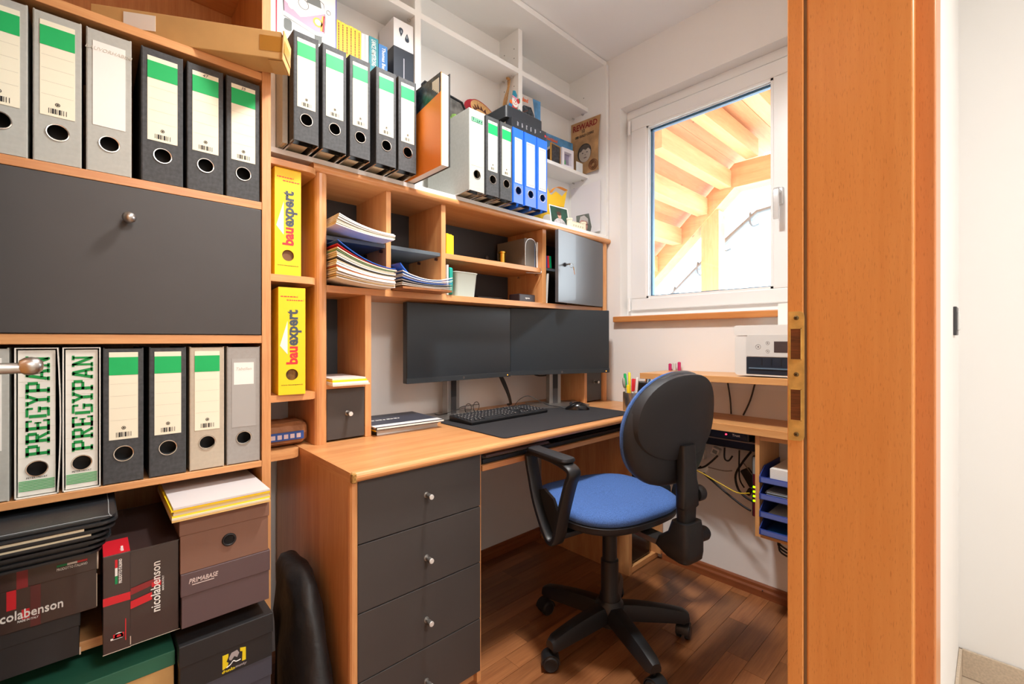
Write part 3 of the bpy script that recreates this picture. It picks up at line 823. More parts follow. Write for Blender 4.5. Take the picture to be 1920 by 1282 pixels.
green_p = plain('slipcase_green', (0, 142, 62), .6)
green_s = plain('slipcase_pale_green', (92, 172, 112), .6)
case_w = plain('slipcase_white', (228, 226, 216), .55)
SERIF = {   # slab lettering on a 5 x 7 grid as strokes (x0,y0,x1,y1)
}
def slab_text(T, s_, o, adv, hgt, parent, mat):
    """slab-serif capitals stacked reading upwards; glyph bars given in a unit box"""
    B_ = .26
    G = {
        'P': ['v.12', 's0', 's1l', ('h', .12, .80, .86, 1.0), ('h', .12, .80, .42, .56), ('v', .70, .96, .50, .92)],
        'R': ['v.12', 's0', 's1l', ('h', .12, .80, .86, 1.0), ('h', .12, .80, .46, .60), ('v', .70, .95, .54, .92), ('d', .50, .48, .86, .06), ('h', .72, 1.0, 0, .12)],
        'E': ['v.12', 's0', 's1l', ('h', 0, .92, .88, 1.0), ('h', .12, .74, .44, .56), ('h', 0, .95, 0, .12), ('v', .80, .95, 0, .28), ('v', .78, .92, .74, 1.0), ('v', .64, .76, .36, .64)],
        'G': [('v', .06, .32, .14, .86), ('h', .16, .88, .88, 1.0), ('h', .16, .88, 0, .12), ('v', .76, .94, .70, .96), ('v', .68, .94, .06, .44), ('h', .52, 1.0, .38, .50)],
        'Y': [('d', .18, .94, .52, .50), ('d', .84, .94, .50, .50), ('v', .38, .64, .06, .50), ('h', .24, .78, 0, .12), ('h', 0, .38, .88, 1.0), ('h', .64, 1.0, .88, 1.0)],
        'A': [('d', .14, .06, .46, .98), ('d', .86, .06, .54, .98), ('h', .28, .74, .28, .40), ('h', 0, .32, 0, .12), ('h', .66, 1.0, 0, .12), ('h', .34, .60, .88, 1.0)],
        'N': [('v', .12, .30, .04, 1.0), ('v', .72, .90, 0, .96), ('d', .20, .96, .80, .06), ('h', 0, .40, 0, .12), ('h', 0, .30, .88, 1.0), ('h', .60, 1.0, .88, 1.0)],
    }
    mb = MB()
    ox, oy, oz = o
    r, u = Vector((0, 0, 1)), Vector((-1, 0, 0))
    for i, chh in enumerate(s_):
        base = Vector((ox, oy, oz + i * adv))
        cw = adv * .93
        def bar(x0, x1, y0, y1): mb.prism(rect(x0 * cw, x1 * cw, y0 * hgt, y1 * hgt), .0005, base, r, u)
        for g in G[chh]:
            if g == 'v.12': bar(.10, .36, 0, 1)
            elif g == 's0': bar(0, .48, 0, .12)
            elif g == 's1l': bar(0, .3, .88, 1)
            elif g[0] == 'd':
                _, x0, y0, x1, y1 = g; t = .13
                mb.prism([((x0 - t) * cw, y0 * hgt), ((x0 + t) * cw, y0 * hgt), ((x1 + t) * cw, y1 * hgt), ((x1 - t) * cw, y1 * hgt)], .0005, base, r, u)
            else: bar(*g[1:])
    return T.add('lettering', mb, mat, parent=parent)
for x0, x1, lb, rz, note in ((-.112, -.050, 'white slipcase with green lettering and a bulging side, beside the door handle', 0, 'PETER PRIVAT'), (-.044, .015, 'white slipcase with green lettering next to the black binders', 0, 'PETER PRIVAT')):
    w = x1 - x0
    T = Thing('slipcase_binder', lb, 'binder', ((x0 + x1) / 2, FY + .002, L + .0005), rz, 'white and green slipcase binders')
    for sgn in (-1, 1):
        xs = sgn * (w / 2 - .001)
        bul = .004 if x0 < -.1 and sgn > 0 else 0
        T.add('case_side', MB().ring_loft([[(xs - .001 + bul * math.sin(math.pi * k / 6), y, k / 6 * .304), (xs + .001 + bul * math.sin(math.pi * k / 6), y, k / 6 * .304), ] + [(xs + .001 + bul * math.sin(math.pi * k / 6), .28, k / 6 * .304), (xs - .001 + bul * math.sin(math.pi * k / 6), .28, k / 6 * .304)] for k in range(7) for y in (-.004,)]), case_w)
    T.add('case_top', MB().box(-w / 2, w / 2, -.003, .28, .302, .304), case_w)
    T.add('case_bottom', MB().box(-w / 2, w / 2, -.004, .28, 0, .002), case_w)
    sp = T.add('spine', hole_plate(w - .009, .295, .003, .053, .0152).shift((0, .001, .004)), case_w)
    T.add('inner_block', MB().box(-w / 2 + .005, w / 2 - .005, .04, .275, .006, .29), binder_edge)
    T.add('finger_ring', MB().torus((0, .0008, .057), .0155, .0014, 'y', 24, 6), ring_m, 60)
    slab_text(T, 'PREGYPAN', (w * .30, .0009, .082), .0258, w * .56, sp, green_p)
    q = MB()
    for k in range(7): q.box(-w / 2 + .0055, w / 2 - .0055, .0004, .0011, .0135 + k * .0031, .0155 + k * .0031)
    T.add('stripe_band', q, green_s, parent=sp)
    T.add('owner_line', text_mb(note, .0034, (0, .0009, .0375), FX, FZ, 0, .03, .0003, 0, 'CENTER'), ink, parent=sp)
    q = MB()
    for k in range(7): q.box(-w / 2 + .0055, w / 2 - .0055, .0007, .0011, .08 + k * .031, .0803 + k * .031)
    T.add('ruled_lines', q, line_m, parent=sp)

# upper row on the white unit
TZ = 1.6378; TY = 1.345
GW = 'charcoal ring binders above the hutch'
T = Thing('archive_file', 'thin pale grey file squeezed against the left panel of the white unit', 'file', (.4055, 1.52, TZ))
T.wadd('spine', MB().box(.3985, .4125, 1.385, 1.388, TZ, TZ + .29, bev=.0008), binder_gry)
for xa in (.3985, .4105): T.wadd('side_board', MB().box(xa, xa + .002, 1.388, 1.66, TZ, TZ + .29), binder_gry)
T.wadd('paper_block', MB().box(.4008, .4102, 1.392, 1.655, TZ + .004, TZ + .28), paper2)
tops = [('charcoal ring binder with a worn label next to the cardboard box', .415, .486), ('charcoal ring binder second from the cardboard box, with a brown tape mark', .495, .568), ('charcoal ring binder in the middle of the five above the hutch', .577, .645), ('charcoal ring binder second from the orange catalogue', .663, .735), ('charcoal ring binder touching the orange catalogue', .742, .811)]
for i, (lb, a, b) in enumerate(tops):
    binder(lb, a, b, TY, TZ, binder_blk, group=GW, note=None)
binder('grey ring binder with a logo label beside the orange catalogue', 1.036, 1.111, TY, TZ, binder_gry, 'leitz')
binder('narrow charcoal ring binder next to the grey logo binder', 1.119, 1.186, TY, TZ, binder_blk, note='6+')
binder('narrow charcoal ring binder next to the blue binders', 1.192, 1.258, TY, TZ, binder_blk, note='66')
for i, (a, b) in enumerate(((1.262, 1.322), (1.328, 1.400), (1.404, 1.470))):
    binder(['blue ring binder touching the charcoal binders', 'blue ring binder between two other blue binders', 'blue ring binder beside the green photograph'][i], a, b, TY, TZ, binder_blu, 'blue', edge=False, group='blue ring binders above the hutch', hole_z=.054)

# orange catalogue standing next to them
OC = Thing('catalogue', 'thick catalogue with orange and dark photo cover among the binders', 'catalogue', (.84, 1.35, TZ))
OC.wadd('cover', MB().box(.822, .8245, 1.215, 1.50, TZ, TZ + .300), plain('catalogue_orange', (244, 140, 42), .4))
OC.wadd('cover', MB().box(.8535, .856, 1.212, 1.50, TZ, TZ + .304), blk)
OC.wadd('page_block', MB().box(.8247, .8533, 1.219, 1.495, TZ + .003, TZ + .299), paper)
OC.wadd('cover_photo', MB().prism([(.0, .30), (.285, .30), (.285, .195), (.0, .238)], .0006, (.8218, 1.215, TZ), (0, 1, 0), (0, 0, 1)), plain('catalogue_photo', (40, 58, 76), .35, noise=.9, nscale=60), label='dark blue night photograph on the cover')
q = MB()
for k in range(5): q.box(.8208, .8212, 1.225 + k * .008, 1.232 + k * .008, TZ + .235 + k * .006, TZ + .285)
OC.wadd('cover_lines', q, paper)

# ================================================================ YELLOW BOX FILES
def bau(label, x, y, z, rz, hole_fill):
    T = Thing('box_file', label, 'box file', (x, y, z), rz, 'yellow box files')
    w, h, d = .072, .311, .24
    sp = T.add('spine', hole_plate(w, h, .003, .058, .0165), yellow_m)
    for sgn in (-1, 1):
        xs = sgn * (w / 2 - .0015)
        T.add('side_board', MB().box(xs - .0015, xs + .0015, .003, d, 0, h), yellow_m)
    T.add('contents', MB().box(-w / 2 + .004, w / 2 - .004, .006, d - .004, .004, h - .04), hole_fill)
    T.add('roof_logo', MB().prism([(-.032, .142), (-.012, .117), (-.012, .214)], .0005, (0, 0, 0), FX, FZ).xf(Matrix.Identity(4)), paper, parent=sp)
    up, left = (0, 0, 1), (-1, 0, 0)
    T.add('lettering', text_mb('bau', .0315, (.016, 0, .088), up, left, .037, .052, .0005), red_m, parent=sp, label='red rounded lettering')
    T.add('lettering', text_mb('expert', .039, (.026, 0, .142), up, left, .037, .105, .0005), plain('slate_print', (66, 78, 90), .6), parent=sp, label='slate grey lettering')
    T.add('web_address', text_mb('www.bauexpert.it', .0042, (0, 0, .026), FX, FZ, .01, .058, .0004, 0, 'CENTER'), ink, parent=sp)
    q = MB()
    for zz, x0, x1 in ((.283, -.030, .014), (.273, -.014, .030)):
        x = x0
        while x < x1:
            l = random.uniform(.003, .008); q.box(x, min(x + l, x1), -.0005, .0001, zz, zz + .0028); x += l + .0018
        q.box(x1 + .001, x1 + .0014, -.0005, .0001, zz - .001, zz + .005)
    T.add('small_print', q, red_m, parent=sp)
    return T
bau('yellow box file on the upper narrow shelf', .4215, 1.412, 1.2640, 0, plain('brown_contents', (120, 84, 56), .8))
bau('yellow box file on the lower narrow shelf, full of striped papers', .4275, 1.396, .9160, R(-6), plain('striped_contents', (132, 92, 36), .7, noise=.8, nscale=60, stretch=(1, 1, .2)))

# paper package on the lowest narrow shelf
PK = Thing('paper_package', 'crumpled brown paper package with a blue printed band on the lowest narrow shelf', 'package', (.432, 1.53, .7485))
rings = []
for k in range(9):
    x = -.066 + k * .0165
    e = 1 - .22 * abs(k - 4) / 4 if k in (0, 8) else 1
    rg = []
    for j in range(12):
        a = 2 * math.pi * j / 12
        yy = math.copysign(abs(math.cos(a)) ** .55, math.cos(a)) * .062 * e * (1 + random.uniform(-.04, .04))
        zz = .038 + math.copysign(abs(math.sin(a)) ** .55, math.sin(a)) * .037 * e * (1 + (random.uniform(-.04, .04) if math.sin(a) > 0 else 0))
        rg.append((x, yy, zz))
    rings.append(rg)
kp = plain('brown_wrapping_paper', (150, 100, 62), .6, noise=.25, nscale=26, bump=.6, bscale=50)
PK.add('wrapper', MB().loops(rings), kp)
PK.add('end_fold', MB().lathe([(.026, .058), (.020, .068), (.012, .072), (.004, .071)], (0, 0, .034), 'x', 10), kp)
q = MB(); q.box(-.052, .05, -.0672, -.0618, .022, .046)
pb = PK.add('print_band', q, plain('package_blue', (34, 76, 150), .5))
q = MB()
for k in range(5): q.box(-.043 + k * .018, -.031 + k * .018, -.0676, -.067, .027, .040)
PK.add('print_blocks', q, plain('package_print', (206, 190, 196), .6), parent=pb)

# ================================================================ BOOKCASE: BOXES
def shoebox(name, label, x0, x1, y0, y1, z0, z1, zl, body, lid, group='shoe boxes in the bookcase'):
    T = Thing(name, label, 'box', ((x0 + x1) / 2, (y0 + y1) / 2, z0), 0, group)
    T.wadd('box_body', MB().box(x0 + .002, x1 - .002, y0 + .002, y1 - .002, z0, z1 - .002, bev=.001), body)
    T.wadd('box_lid', MB().box(x0, x1, y0, y1, zl, z1, bev=.0015), lid)
    return T
brown = plain('box_brown', (128, 94, 78), .6)
prim = plain('box_aubergine', (92, 74, 76), .5)
T = shoebox('shoe_box', 'brown cardboard box with a round black eyelet under the magazines', .1425, .324, 1.232, 1.54, .5530, .678, .638, brown, brown)
T.wadd('eyelet', MB().torus((.238, 1.2325, .604), .0125, .0025, 'y', 24, 8), blk, 60)
T.wadd('eyelet_hole', MB().prism(ellipse(.238, .604, .0122, .0122, 20), .0007, (0, 1.2338, 0), FX, FZ), dark_hole)
T = shoebox('shoe_box', 'aubergine shoe box with silver lettering below the brown eyelet box', .145, .326, 1.232, 1.54, .4308, .5525, .502, prim, prim)
T.wadd('lettering', text_mb('PRIMABASE', .0105, (.160, 1.232, .528), FX, FZ, .012, .056, .0005, .25), plain('silver_print', (212, 196, 190), .5))
T.wadd('underline', MB().box(.166, .208, 1.2314, 1.2322, .5235, .525), plain('silver_print', (212, 196, 190), .5))
nb_b = plain('box_dark_brown_gloss', (58, 44, 42), .3, coat=.3)
nb_r = plain('box_red_print', (206, 34, 46), .35)
nb_r2 = plain('box_dull_red_print', (140, 40, 44), .35)
it_g = plain('flag_green', (0, 140, 80), .5)
edge_w = plain('worn_card_edge', (206, 190, 170), .9)
# box lying on its side, upright front
T = shoebox('shoe_box', 'dark brown shoe box standing on its side with red stripes', .019, .1447, 1.242, 1.56, .4308, .630, .629, nb_b, nb_b)
FR = 1.2418
T.wadd('side_lid', MB().box(.0175, .0605, 1.2405, 1.56, .4305, .631, bev=.001), nb_b)
T.wadd('red_lid_patch', MB().box(.018, .060, 1.242, 1.33, .6308, .6322), nb_r)
T.wadd('lid_print', text_mb('nicolabenson', .006, (.05, 1.25, .6324), (0, 1, 0), (-1, 0, 0), .01, .03, .0003), paper)
q = MB(); q.box(.0175, .0603, 1.2396, 1.2406, .530, .546); T.wadd('red_stripe', q, nb_r)
q = MB(); q.prism([(.0607, .537), (.1090, .548), (.1090, .560), (.0607, .551)], .0007, (0, FR + .0006, 0), FX, FZ); T.wadd('dull_stripe', q, nb_r2)
q = MB(); q.prism([(.0607, .508), (.0960, .515), (.0960, .531), (.0607, .524)], .0008, (0, FR + .0006, 0), FX, FZ); T.wadd('red_stripe', q, nb_r)
T.wadd('lettering', text_mb('nicolabenson', .0165, (.1105, FR, .486), FZ, (-1, 0, 0), .012, .108, .0005), paper)
T.wadd('letter_patch', MB().box(.0955, .1115, FR - .0003, FR + .0006, .541, .551), nb_r)
T.wadd('small_print', text_mb('MADE IN ITALY', .0032, (.1165, FR, .528), FZ, (-1, 0, 0), .01, .032, .0004), paper)
T.wadd('lettering', text_mb('PRODOTTO ITALIANO', .0052, (.0470, 1.2405, .570), FZ, (-1, 0, 0), .01, .050, .0005), paper)
for k, mm in enumerate((it_g, paper, nb_r)):
    T.wadd('flag_stripe', MB().box(.0360, .0400, 1.2396, 1.2406, .570 + k * .0167, .5865 + k * .0167), mm)
q = text_mb('b', .020, (.0490, 1.2405, .456), FZ, (-1, 0, 0), .02, .0125, .0006); T.wadd('brand_letter', q, paper)
T.wadd('brand_patch', MB().box(.0330, .0500, 1.2399, 1.2406, .457, .4665), nb_r)
T.wadd('brand_bar', MB().box(.0520, .0535, 1.2399, 1.2406, .448, .493), nb_r)
q = MB(); q.box(.0172, .0612, 1.2398, 1.2406, .4303, .4312); q.box(.0598, .0612, 1.2400, 1.2412, .435, .452); q.box(.060, .1447, 1.2414, 1.2424, .4306, .4312)
T.wadd('worn_edge', q, edge_w)
# black plain box and second dark brown box to its left
T = shoebox('shoe_box', 'plain black cardboard box below the dark brown lettered box', -.205, -.016, 1.279, 1.56, .4305, .5185, .490, plain('box_black', (40, 40, 42), .5), plain('box_black', (40, 40, 42), .5))
q = MB(); q.box(-.0178, -.0152, 1.2778, 1.2790, .431, .446); T.wadd('worn_edge', q, edge_w)
T = shoebox('shoe_box', 'dark brown shoe box lying flat with white lettering under the black wallets', -.205, .0106, 1.272, 1.58, .519, .646, .599, nb_b, nb_b)
FR = 1.272
T.wadd('lettering', text_mb('nicolabenson', .0172, (-.1385, FR + .002, .541), FX, FZ, .010, .0975, .0025), paper)
T.wadd('letter_patch', MB().box(-.0975, -.0870, FR + .0012, FR + .0022, .5385, .557), nb_r)
T.wadd('small_print', text_mb('MADE IN ITALY', .0036, (-.1030, FR + .002, .5345), FX, FZ, .01, .028, .0022), paper)
T.wadd('lettering', text_mb('PRODOTTO ITALIANO', .0052, (-.0500, FR, .615), FX, FZ, .01, .0445, .0005), paper)
for k, mm in enumerate((it_g, paper, nb_r)):
    T.wadd('flag_stripe', MB().box(-.0500 + k * .0148, -.0353 + k * .0148, FR - .0006, FR + .0001, .6225, .6265), mm)
T.wadd('red_stripe', MB().box(-.1040, -.0890, FR - .0006, FR + .0004, .599, .645), nb_r2)
T.wadd('red_stripe', MB().box(-.1170, -.1045, FR + .0010, FR + .0024, .562, .5985), nb_r)
T.wadd('dull_stripe', MB().box(-.0860, -.0720, FR + .0010, FR + .0024, .5195, .5985), plain('box_faint_red', (92, 40, 40), .35))
q = MB(); q.box(.0088, .0110, FR - .0006, FR + .0006, .600, .642); q.box(.0078, .0092, FR + .0012, FR + .0024, .522, .59); T.wadd('worn_edge', q, edge_w)
T.wadd('red_end', MB().box(.0104, .0112, 1.275, 1.30, .602, .644), nb_r)
# magazines on the brown box
MG = Thing('magazine_stack', 'stack of yellow-edged magazines on the brown eyelet box', 'magazines', (.23, 1.37, .6785))
mats = [plain('magazine_ochre', (226, 190, 120), .6), paper2, plain('magazine_yellow', (250, 214, 60), .5), paper2, plain('magazine_gold', (230, 200, 120), .6), plain('magazine_bright_yellow', (255, 218, 30), .5), plain('magazine_cover_grey', (214, 210, 210), .35)]
for k in range(7):
    MG.wadd('magazine', MB().box(.128 + random.uniform(-.002, .003), .320 + random.uniform(-.002, .002), 1.214 + random.uniform(-.002, .003), 1.50, .6786 + k * .0045, .6828 + k * .0045), mats[k])
# black document wallets
g_w = 'black document wallets on the dark brown box'
wal = plain('wallet_black', (34, 38, 42), .42, bump=.15, bscale=300)
for k in range(6):
    x1 = (.016, .022, .030, .026, .036, .040)[k]; y0 = (1.232, 1.226, 1.222, 1.212, 1.208, 1.204)[k]
    zz = .6465 + k * .0128
    lab = ['black document wallet at the bottom of the pile', 'black document wallet second from the bottom of the pile', 'black document wallet third from the bottom of the pile', 'black document wallet with a thin tan paper edge', 'black document wallet with a broad tan paper edge', 'black document wallet topmost of the pile, with a stitched border'][k]
    T = Thing('document_wallet', lab, 'wallet', (-.08, 1.35, zz), 0, g_w)
    poly = [(x - 0, y) for x, y in rrect(-.205, x1, y0, 1.52, .024, 5)]
    T.wadd('lower_cover', MB().prism(poly, .0046, (0, 0, zz), (1, 0, 0), (0, 1, 0)), wal)
    poly2 = rrect(-.205, x1 - .003, y0 + .003, 1.52, .022, 5)
    T.wadd('upper_cover', MB().prism(poly2, .0040, (0, 0, zz + .0082), (1, 0, 0), (0, 1, 0)), wal)
    T.wadd('filling', MB().box(-.20, x1 - .026 - .02 * (k == 4), y0 + (.0015 if k in (3, 4) else .008), 1.50, zz + .0042, zz + (.0095 if k == 4 else .0082)), paper2 if k in (3, 4) else binder_edge)
    if k == 5:
        q = MB().tube([(-.2, y0 + .012, zz + .0124), (x1 - .030, y0 + .012, zz + .0124), (x1 - .014, y0 + .026, zz + .0124), (x1 - .014, 1.5, zz + .0124)], .0008, 6, 3)
        T.wadd('stitching', q, plain('thread_grey', (150, 154, 156), .6))
# bottom compartment
gl_ = plain('box_green', (46, 110, 86), .55)
T = shoebox('shoe_box', 'cardboard box with a green lid in the bottom compartment', -.165, .1385, 1.262, 1.56, .0705, .376, .343, kraft, gl_)
bl_ = plain('box_black_card', (34, 34, 36), .5)
sg = plain('box_slate_grey', (66, 68, 80), .5)
T = shoebox('shoe_box', 'slate grey box at the bottom below the black logo box', .147, .330, 1.232, 1.54, .0705, .2885, .240, sg, sg)
T = shoebox('shoe_box', 'black shoe box with a yellow and grey logo', .1415, .3315, 1.228, 1.54, .289, .395, .348, bl_, bl_)
lx, lz, FR = .224, .304, 1.2296
yl = plain('logo_yellow', (232, 208, 30), .5); lgr = plain('logo_grey', (168, 160, 160), .5)
T.wadd('logo_mark', MB().prism([(0, 0), (.010, .003), (.012, .012), (.008, .016), (.012, .026), (.012, .033), (0, .033)], .0006, (lx, FR + .0004, lz), FX, FZ), yl)
T.wadd('logo_mark', MB().prism([(.013, .022), (.018, .032), (.030, .034), (.034, .026), (.030, .017), (.024, .022), (.018, .015), (.014, .017)], .0006, (lx, FR + .0004, lz), FX, FZ), lgr)
T.wadd('logo_mark', MB().prism([(.040, .003), (.048, .003), (.048, .033), (.036, .036), (.036, .028), (.041, .026)], .0006, (lx, FR + .0004, lz), FX, FZ), yl)
T.wadd('logo_mark', MB().tube([(lx + .008, FR - .0002, lz + .002), (lx + .016, FR - .0002, lz + .006), (lx + .022, FR - .0002, lz + .012), (lx + .028, FR - .0002, lz + .008), (lx + .037, FR - .0002, lz + .009)], .0011, 6, 3), paper)
T.wadd('lettering', text_mb('drunkn', .007, (lx - .001, FR, lz - .0085), FX, FZ, .02, .026, .0005, .2), yl)
T.wadd('lettering', text_mb('munky', .007, (lx + .026, FR, lz - .0085), FX, FZ, .02, .024, .0005, .2), lgr)

# long cardboard box on the bookcase, sticking out
CB = Thing('cardboard_box', 'long taped cardboard box lying across the bookcase shelf and sticking out', 'cardboard box', (.195, 1.362, 1.7857), R(-29))
CB.add('box_body', MB().box(-.205, .200, -.035, .035, 0, .070, bev=.0015), kraft)
CB.add('end_flap', MB().rot_box((.2035, 0, .036), (.004, .074, .074), Matrix.Rotation(R(3), 4, 'Y'), .0012), kraft)
CB.add('tape', MB().box(.150, .2062, -.0356, -.0346, .018, .056), kraft_d)
CB.add('tape', MB().box(.2052, .2064, -.033, .033, .018, .056), kraft_d)
CB.add('bottom_flap', MB().rot_box((.184, 0, -.0026), (.032, .06, .002), Matrix.Rotation(R(-2), 4, 'Y')), kraft)
CB.add('paper_label', MB().box(-.14, -.075, -.0358, -.035, .025, .062), paper)

# black leather bag standing between bookcase and desk
BG = Thing('leather_bag', 'slumped black leather bag on the floor between bookcase and desk', 'bag', (.411, 1.24, 0))
rings = []
prof = [(0, .038, .15, .0), (.01, .044, .172, .0), (.08, .046, .178, .005), (.16, .045, .172, .015), (.24, .043, .160, .03), (.32, .041, .145, .045), (.39, .038, .13, .06), (.44, .034, .11, .075), (.465, .024, .08, .08), (.472, .010, .03, .08)]
random.seed(3)
for z, rx, ry, oy in prof:
    rings.append([(rx * math.copysign(abs(math.cos(a)) ** .7, math.cos(a)) * (1 + .13 * math.sin(5 * a + z * 30 + 2 * math.sin(z * 17)) * (z > .02)), oy + ry * math.sin(a) * (1 + .05 * math.sin(3 * a + z * 40) + .03 * math.sin(7 * a - z * 55)), z) for a in [2 * math.pi * k / 28 for k in range(28)]])
leather = plain('black_leather', (28, 29, 31), .52, noise=.3, nscale=18, bump=1, bscale=38)
bgb = BG.add('bag_body', MB().loops(rings), leather, 70)
BG.add('zip', MB().tube([(.030, -.160, .02), (.034, -.165, .10), (.033, -.155, .17), (.02, -.14, .22)], .003, 6, 4), blk_gl, 50)

# ================================================================ HUTCH CONTENTS
def curl(x0, x1, zr, rise, p=2.4, sag=0):
    return lambda t: (x0 + (x1 - x0) * t, zr + rise * (1 - t) ** p - sag * t)
random.seed(11)
cols = {'w': paper, 'c': paper2, 'b': plain('mag_blue', (30, 92, 190), .4), 'r': plain('mag_red', (200, 30, 48), .4), 'g': plain('mag_green', (140, 190, 140), .5),
        'k': plain('mag_dark', (44, 42, 44), .4), 'y': plain('mag_yellow', (232, 200, 80), .5), 't': plain('mag_tan', (206, 176, 128), .6), 'o': plain('mag_orange', (214, 110, 70), .5)}
# big pile in the left compartment
MP = Thing('magazine_pile', 'tall curled pile of magazines overflowing the first hutch compartment', 'magazines', (.65, 1.5, 1.2495))
seq = 'wtwwcowwckwcwgcrb'
zc = 1.2496
for i, k in enumerate(seq):
    th = random.choice((.0032, .004, .005)) if k in 'wct' else .0022
    x1 = .7485 + random.uniform(-.006, .0005) ; y0 = 1.372 + random.uniform(-.006, .008)
    rise = .018 + .0024 * i if i < 15 else (.061 if k == 'r' else .070)
    rise = min(rise, 1.3915 - zc - th)
    MP.wadd('magazine', MB().strip(curl(.5475 + random.uniform(0, .003), x1, zc, rise, 2.0, 0), y0, 1.66, th, 12), cols[k])
    zc += th + .0002
# loose sheets on the dark shelf above
LP = Thing('paper_pile', 'loose white sheets curled up on the first dark hutch shelf', 'paper', (.65, 1.5, 1.409))
zc = 1.409
for i in range(6):
    LP.wadd('sheet_bundle', MB().strip(curl(.548 + i * .002, .7485 - random.uniform(0, .006), zc, .022 + .003 * i, 2.2, 0), 1.378 + random.uniform(-.004, .006), 1.66, .0032, 10), (paper, paper2, paper, paper, paper, paper)[i])
    zc += .0034
# papers and blue folder on a board in the second compartment
BD = Thing('wooden_board', 'thin wooden board sticking out under the papers in the second compartment', 'board', (.88, 1.5, 1.25))
BD.wadd('board', MB().box(.772, .976, 1.368, 1.66, 1.2495, 1.2575, bev=.001), wood('board_dark_grain', (176, 116, 66), (110, 60, 32), 'x'))
PP = Thing('paper_pile', 'bent papers with a blue folder on the wooden board', 'paper', (.88, 1.5, 1.258))
zc = 1.2578
for i in range(9):
    k = 'wwkwbwwbw'[i]; th = .0026 if k == 'w' else .0018
    f = (lambda z, a, b: (lambda t: (.772 + .206 * t, z + a * (1 - t) ** 2.6 + b * t ** 3)))(zc, .006 + .003 * i, .004 + .0024 * i)
    PP.wadd('sheet_bundle', MB().strip(f, 1.372 + random.uniform(-.006, .008), 1.66, th, 12), cols[k])
    zc += th + .0004
PP.wadd('blue_folder', MB().strip(lambda t: (.772 + .06 * t, zc + .052 * (1 - t) ** 1.3), 1.385, 1.65, .005, 8), cols['b'])
# wide compartment: upper level
for k in range(4):
    bk = MB().box(1.016 + k * .0105, 1.0255 + k * .0105, 1.464 + .003 * k, 1.60, 1.4123, 1.4123 + (.080, .079, .080, .078)[k])
    tag(link('booklet', bk.mesh('booklet', yellow_m)), ['thin yellow booklet touching the divider on the middle hutch shelf', 'thin yellow booklet, second from the divider on the middle hutch shelf', 'thin yellow booklet, third from the divider on the middle hutch shelf', 'thin yellow booklet farthest from the divider on the middle hutch shelf'][k], 'booklet', 'yellow booklets on the middle hutch shelf')
BR = Thing('brass_shell', 'small brass cylinder with a flared rim on the middle hutch shelf', 'cylinder', (1.395, 1.56, 1.4123))
BR.add('tube', MB().lathe([(.0165, 0), (.0165, .062)], seg=24), gold, 40)
BR.add('rim', MB().lathe([(.0165, .062), (.020, .0635), (.020, .070), (.0165, .0715)], seg=24), gold, 40)
FG = Thing('figurine', 'tiny dark figurine beside the brass cylinder', 'figurine', (1.335, 1.60, 1.4123))
FG.add('body', MB().loops([[(.011 * s * math.cos(a), .009 * s * math.sin(a), z) for a in [2 * math.pi * k / 12 for k in range(12)]] for z, s in ((0, 1.1), (.006, 1.2), (.02, .7), (.03, .6), (.036, 1.0), (.046, .95), (.052, .3))]), plain('figurine_dark', (58, 50, 48), .5), 60)
MBX = Thing('magazine_box', 'dark grey cardboard magazine box on the middle hutch shelf', 'magazine box', (1.475, 1.55, 1.4123))
gbx = plain('box_file_grey', (112, 106, 98), .7)
MBX.wadd('box_body', MB().box(1.452, 1.518, 1.470, 1.66, 1.4123, 1.542, bev=.001), gbx)
MBX.wadd('front_flap', MB().box(1.4505, 1.4525, 1.462, 1.66, 1.4123, 1.50), gbx)
for i, (a, b, h, c) in enumerate(((1.519, 1.526, .118, 'bluebook'), (1.527, 1.535, .125, 'dark'), (1.536, 1.5445, .124, 'white'))):
    mm = {'bluebook': plain('book_blue_white', (120, 150, 190), .5), 'dark': blk, 'white': paper}[c]
    tag(link('book', MB().box(a, b, 1.474, 1.65, 1.4123, 1.4123 + h, bev=.0008).mesh('book', mm)), {'bluebook': 'thin pale blue book next to the grey magazine box', 'dark': 'thin black book between two pale books on the middle shelf', 'white': 'thin white book against the hutch divider'}[c], 'book')
BE = Thing('bookend', 'chrome wire bookend clipped over the middle hutch shelf', 'bookend', (1.43, 1.46, 1.40))
BE.wadd('wire_arch', MB().tube([(1.437, 1.452, 1.414), (1.437, 1.452, 1.47), (1.440, 1.452, 1.512), (1.455, 1.452, 1.533), (1.478, 1.452, 1.538), (1.498, 1.452, 1.530), (1.508, 1.452, 1.508), (1.510, 1.452, 1.46), (1.510, 1.452, 1.414)], .0018, 8, 4), chrome, 60)
BE.wadd('wire_clip', MB().tube([(1.535, 1.453, 1.413), (1.537, 1.447, 1.40), (1.533, 1.445, 1.387), (1.515, 1.45, 1.384), (1.46, 1.47, 1.384)], .0018, 8, 4), chrome, 60)
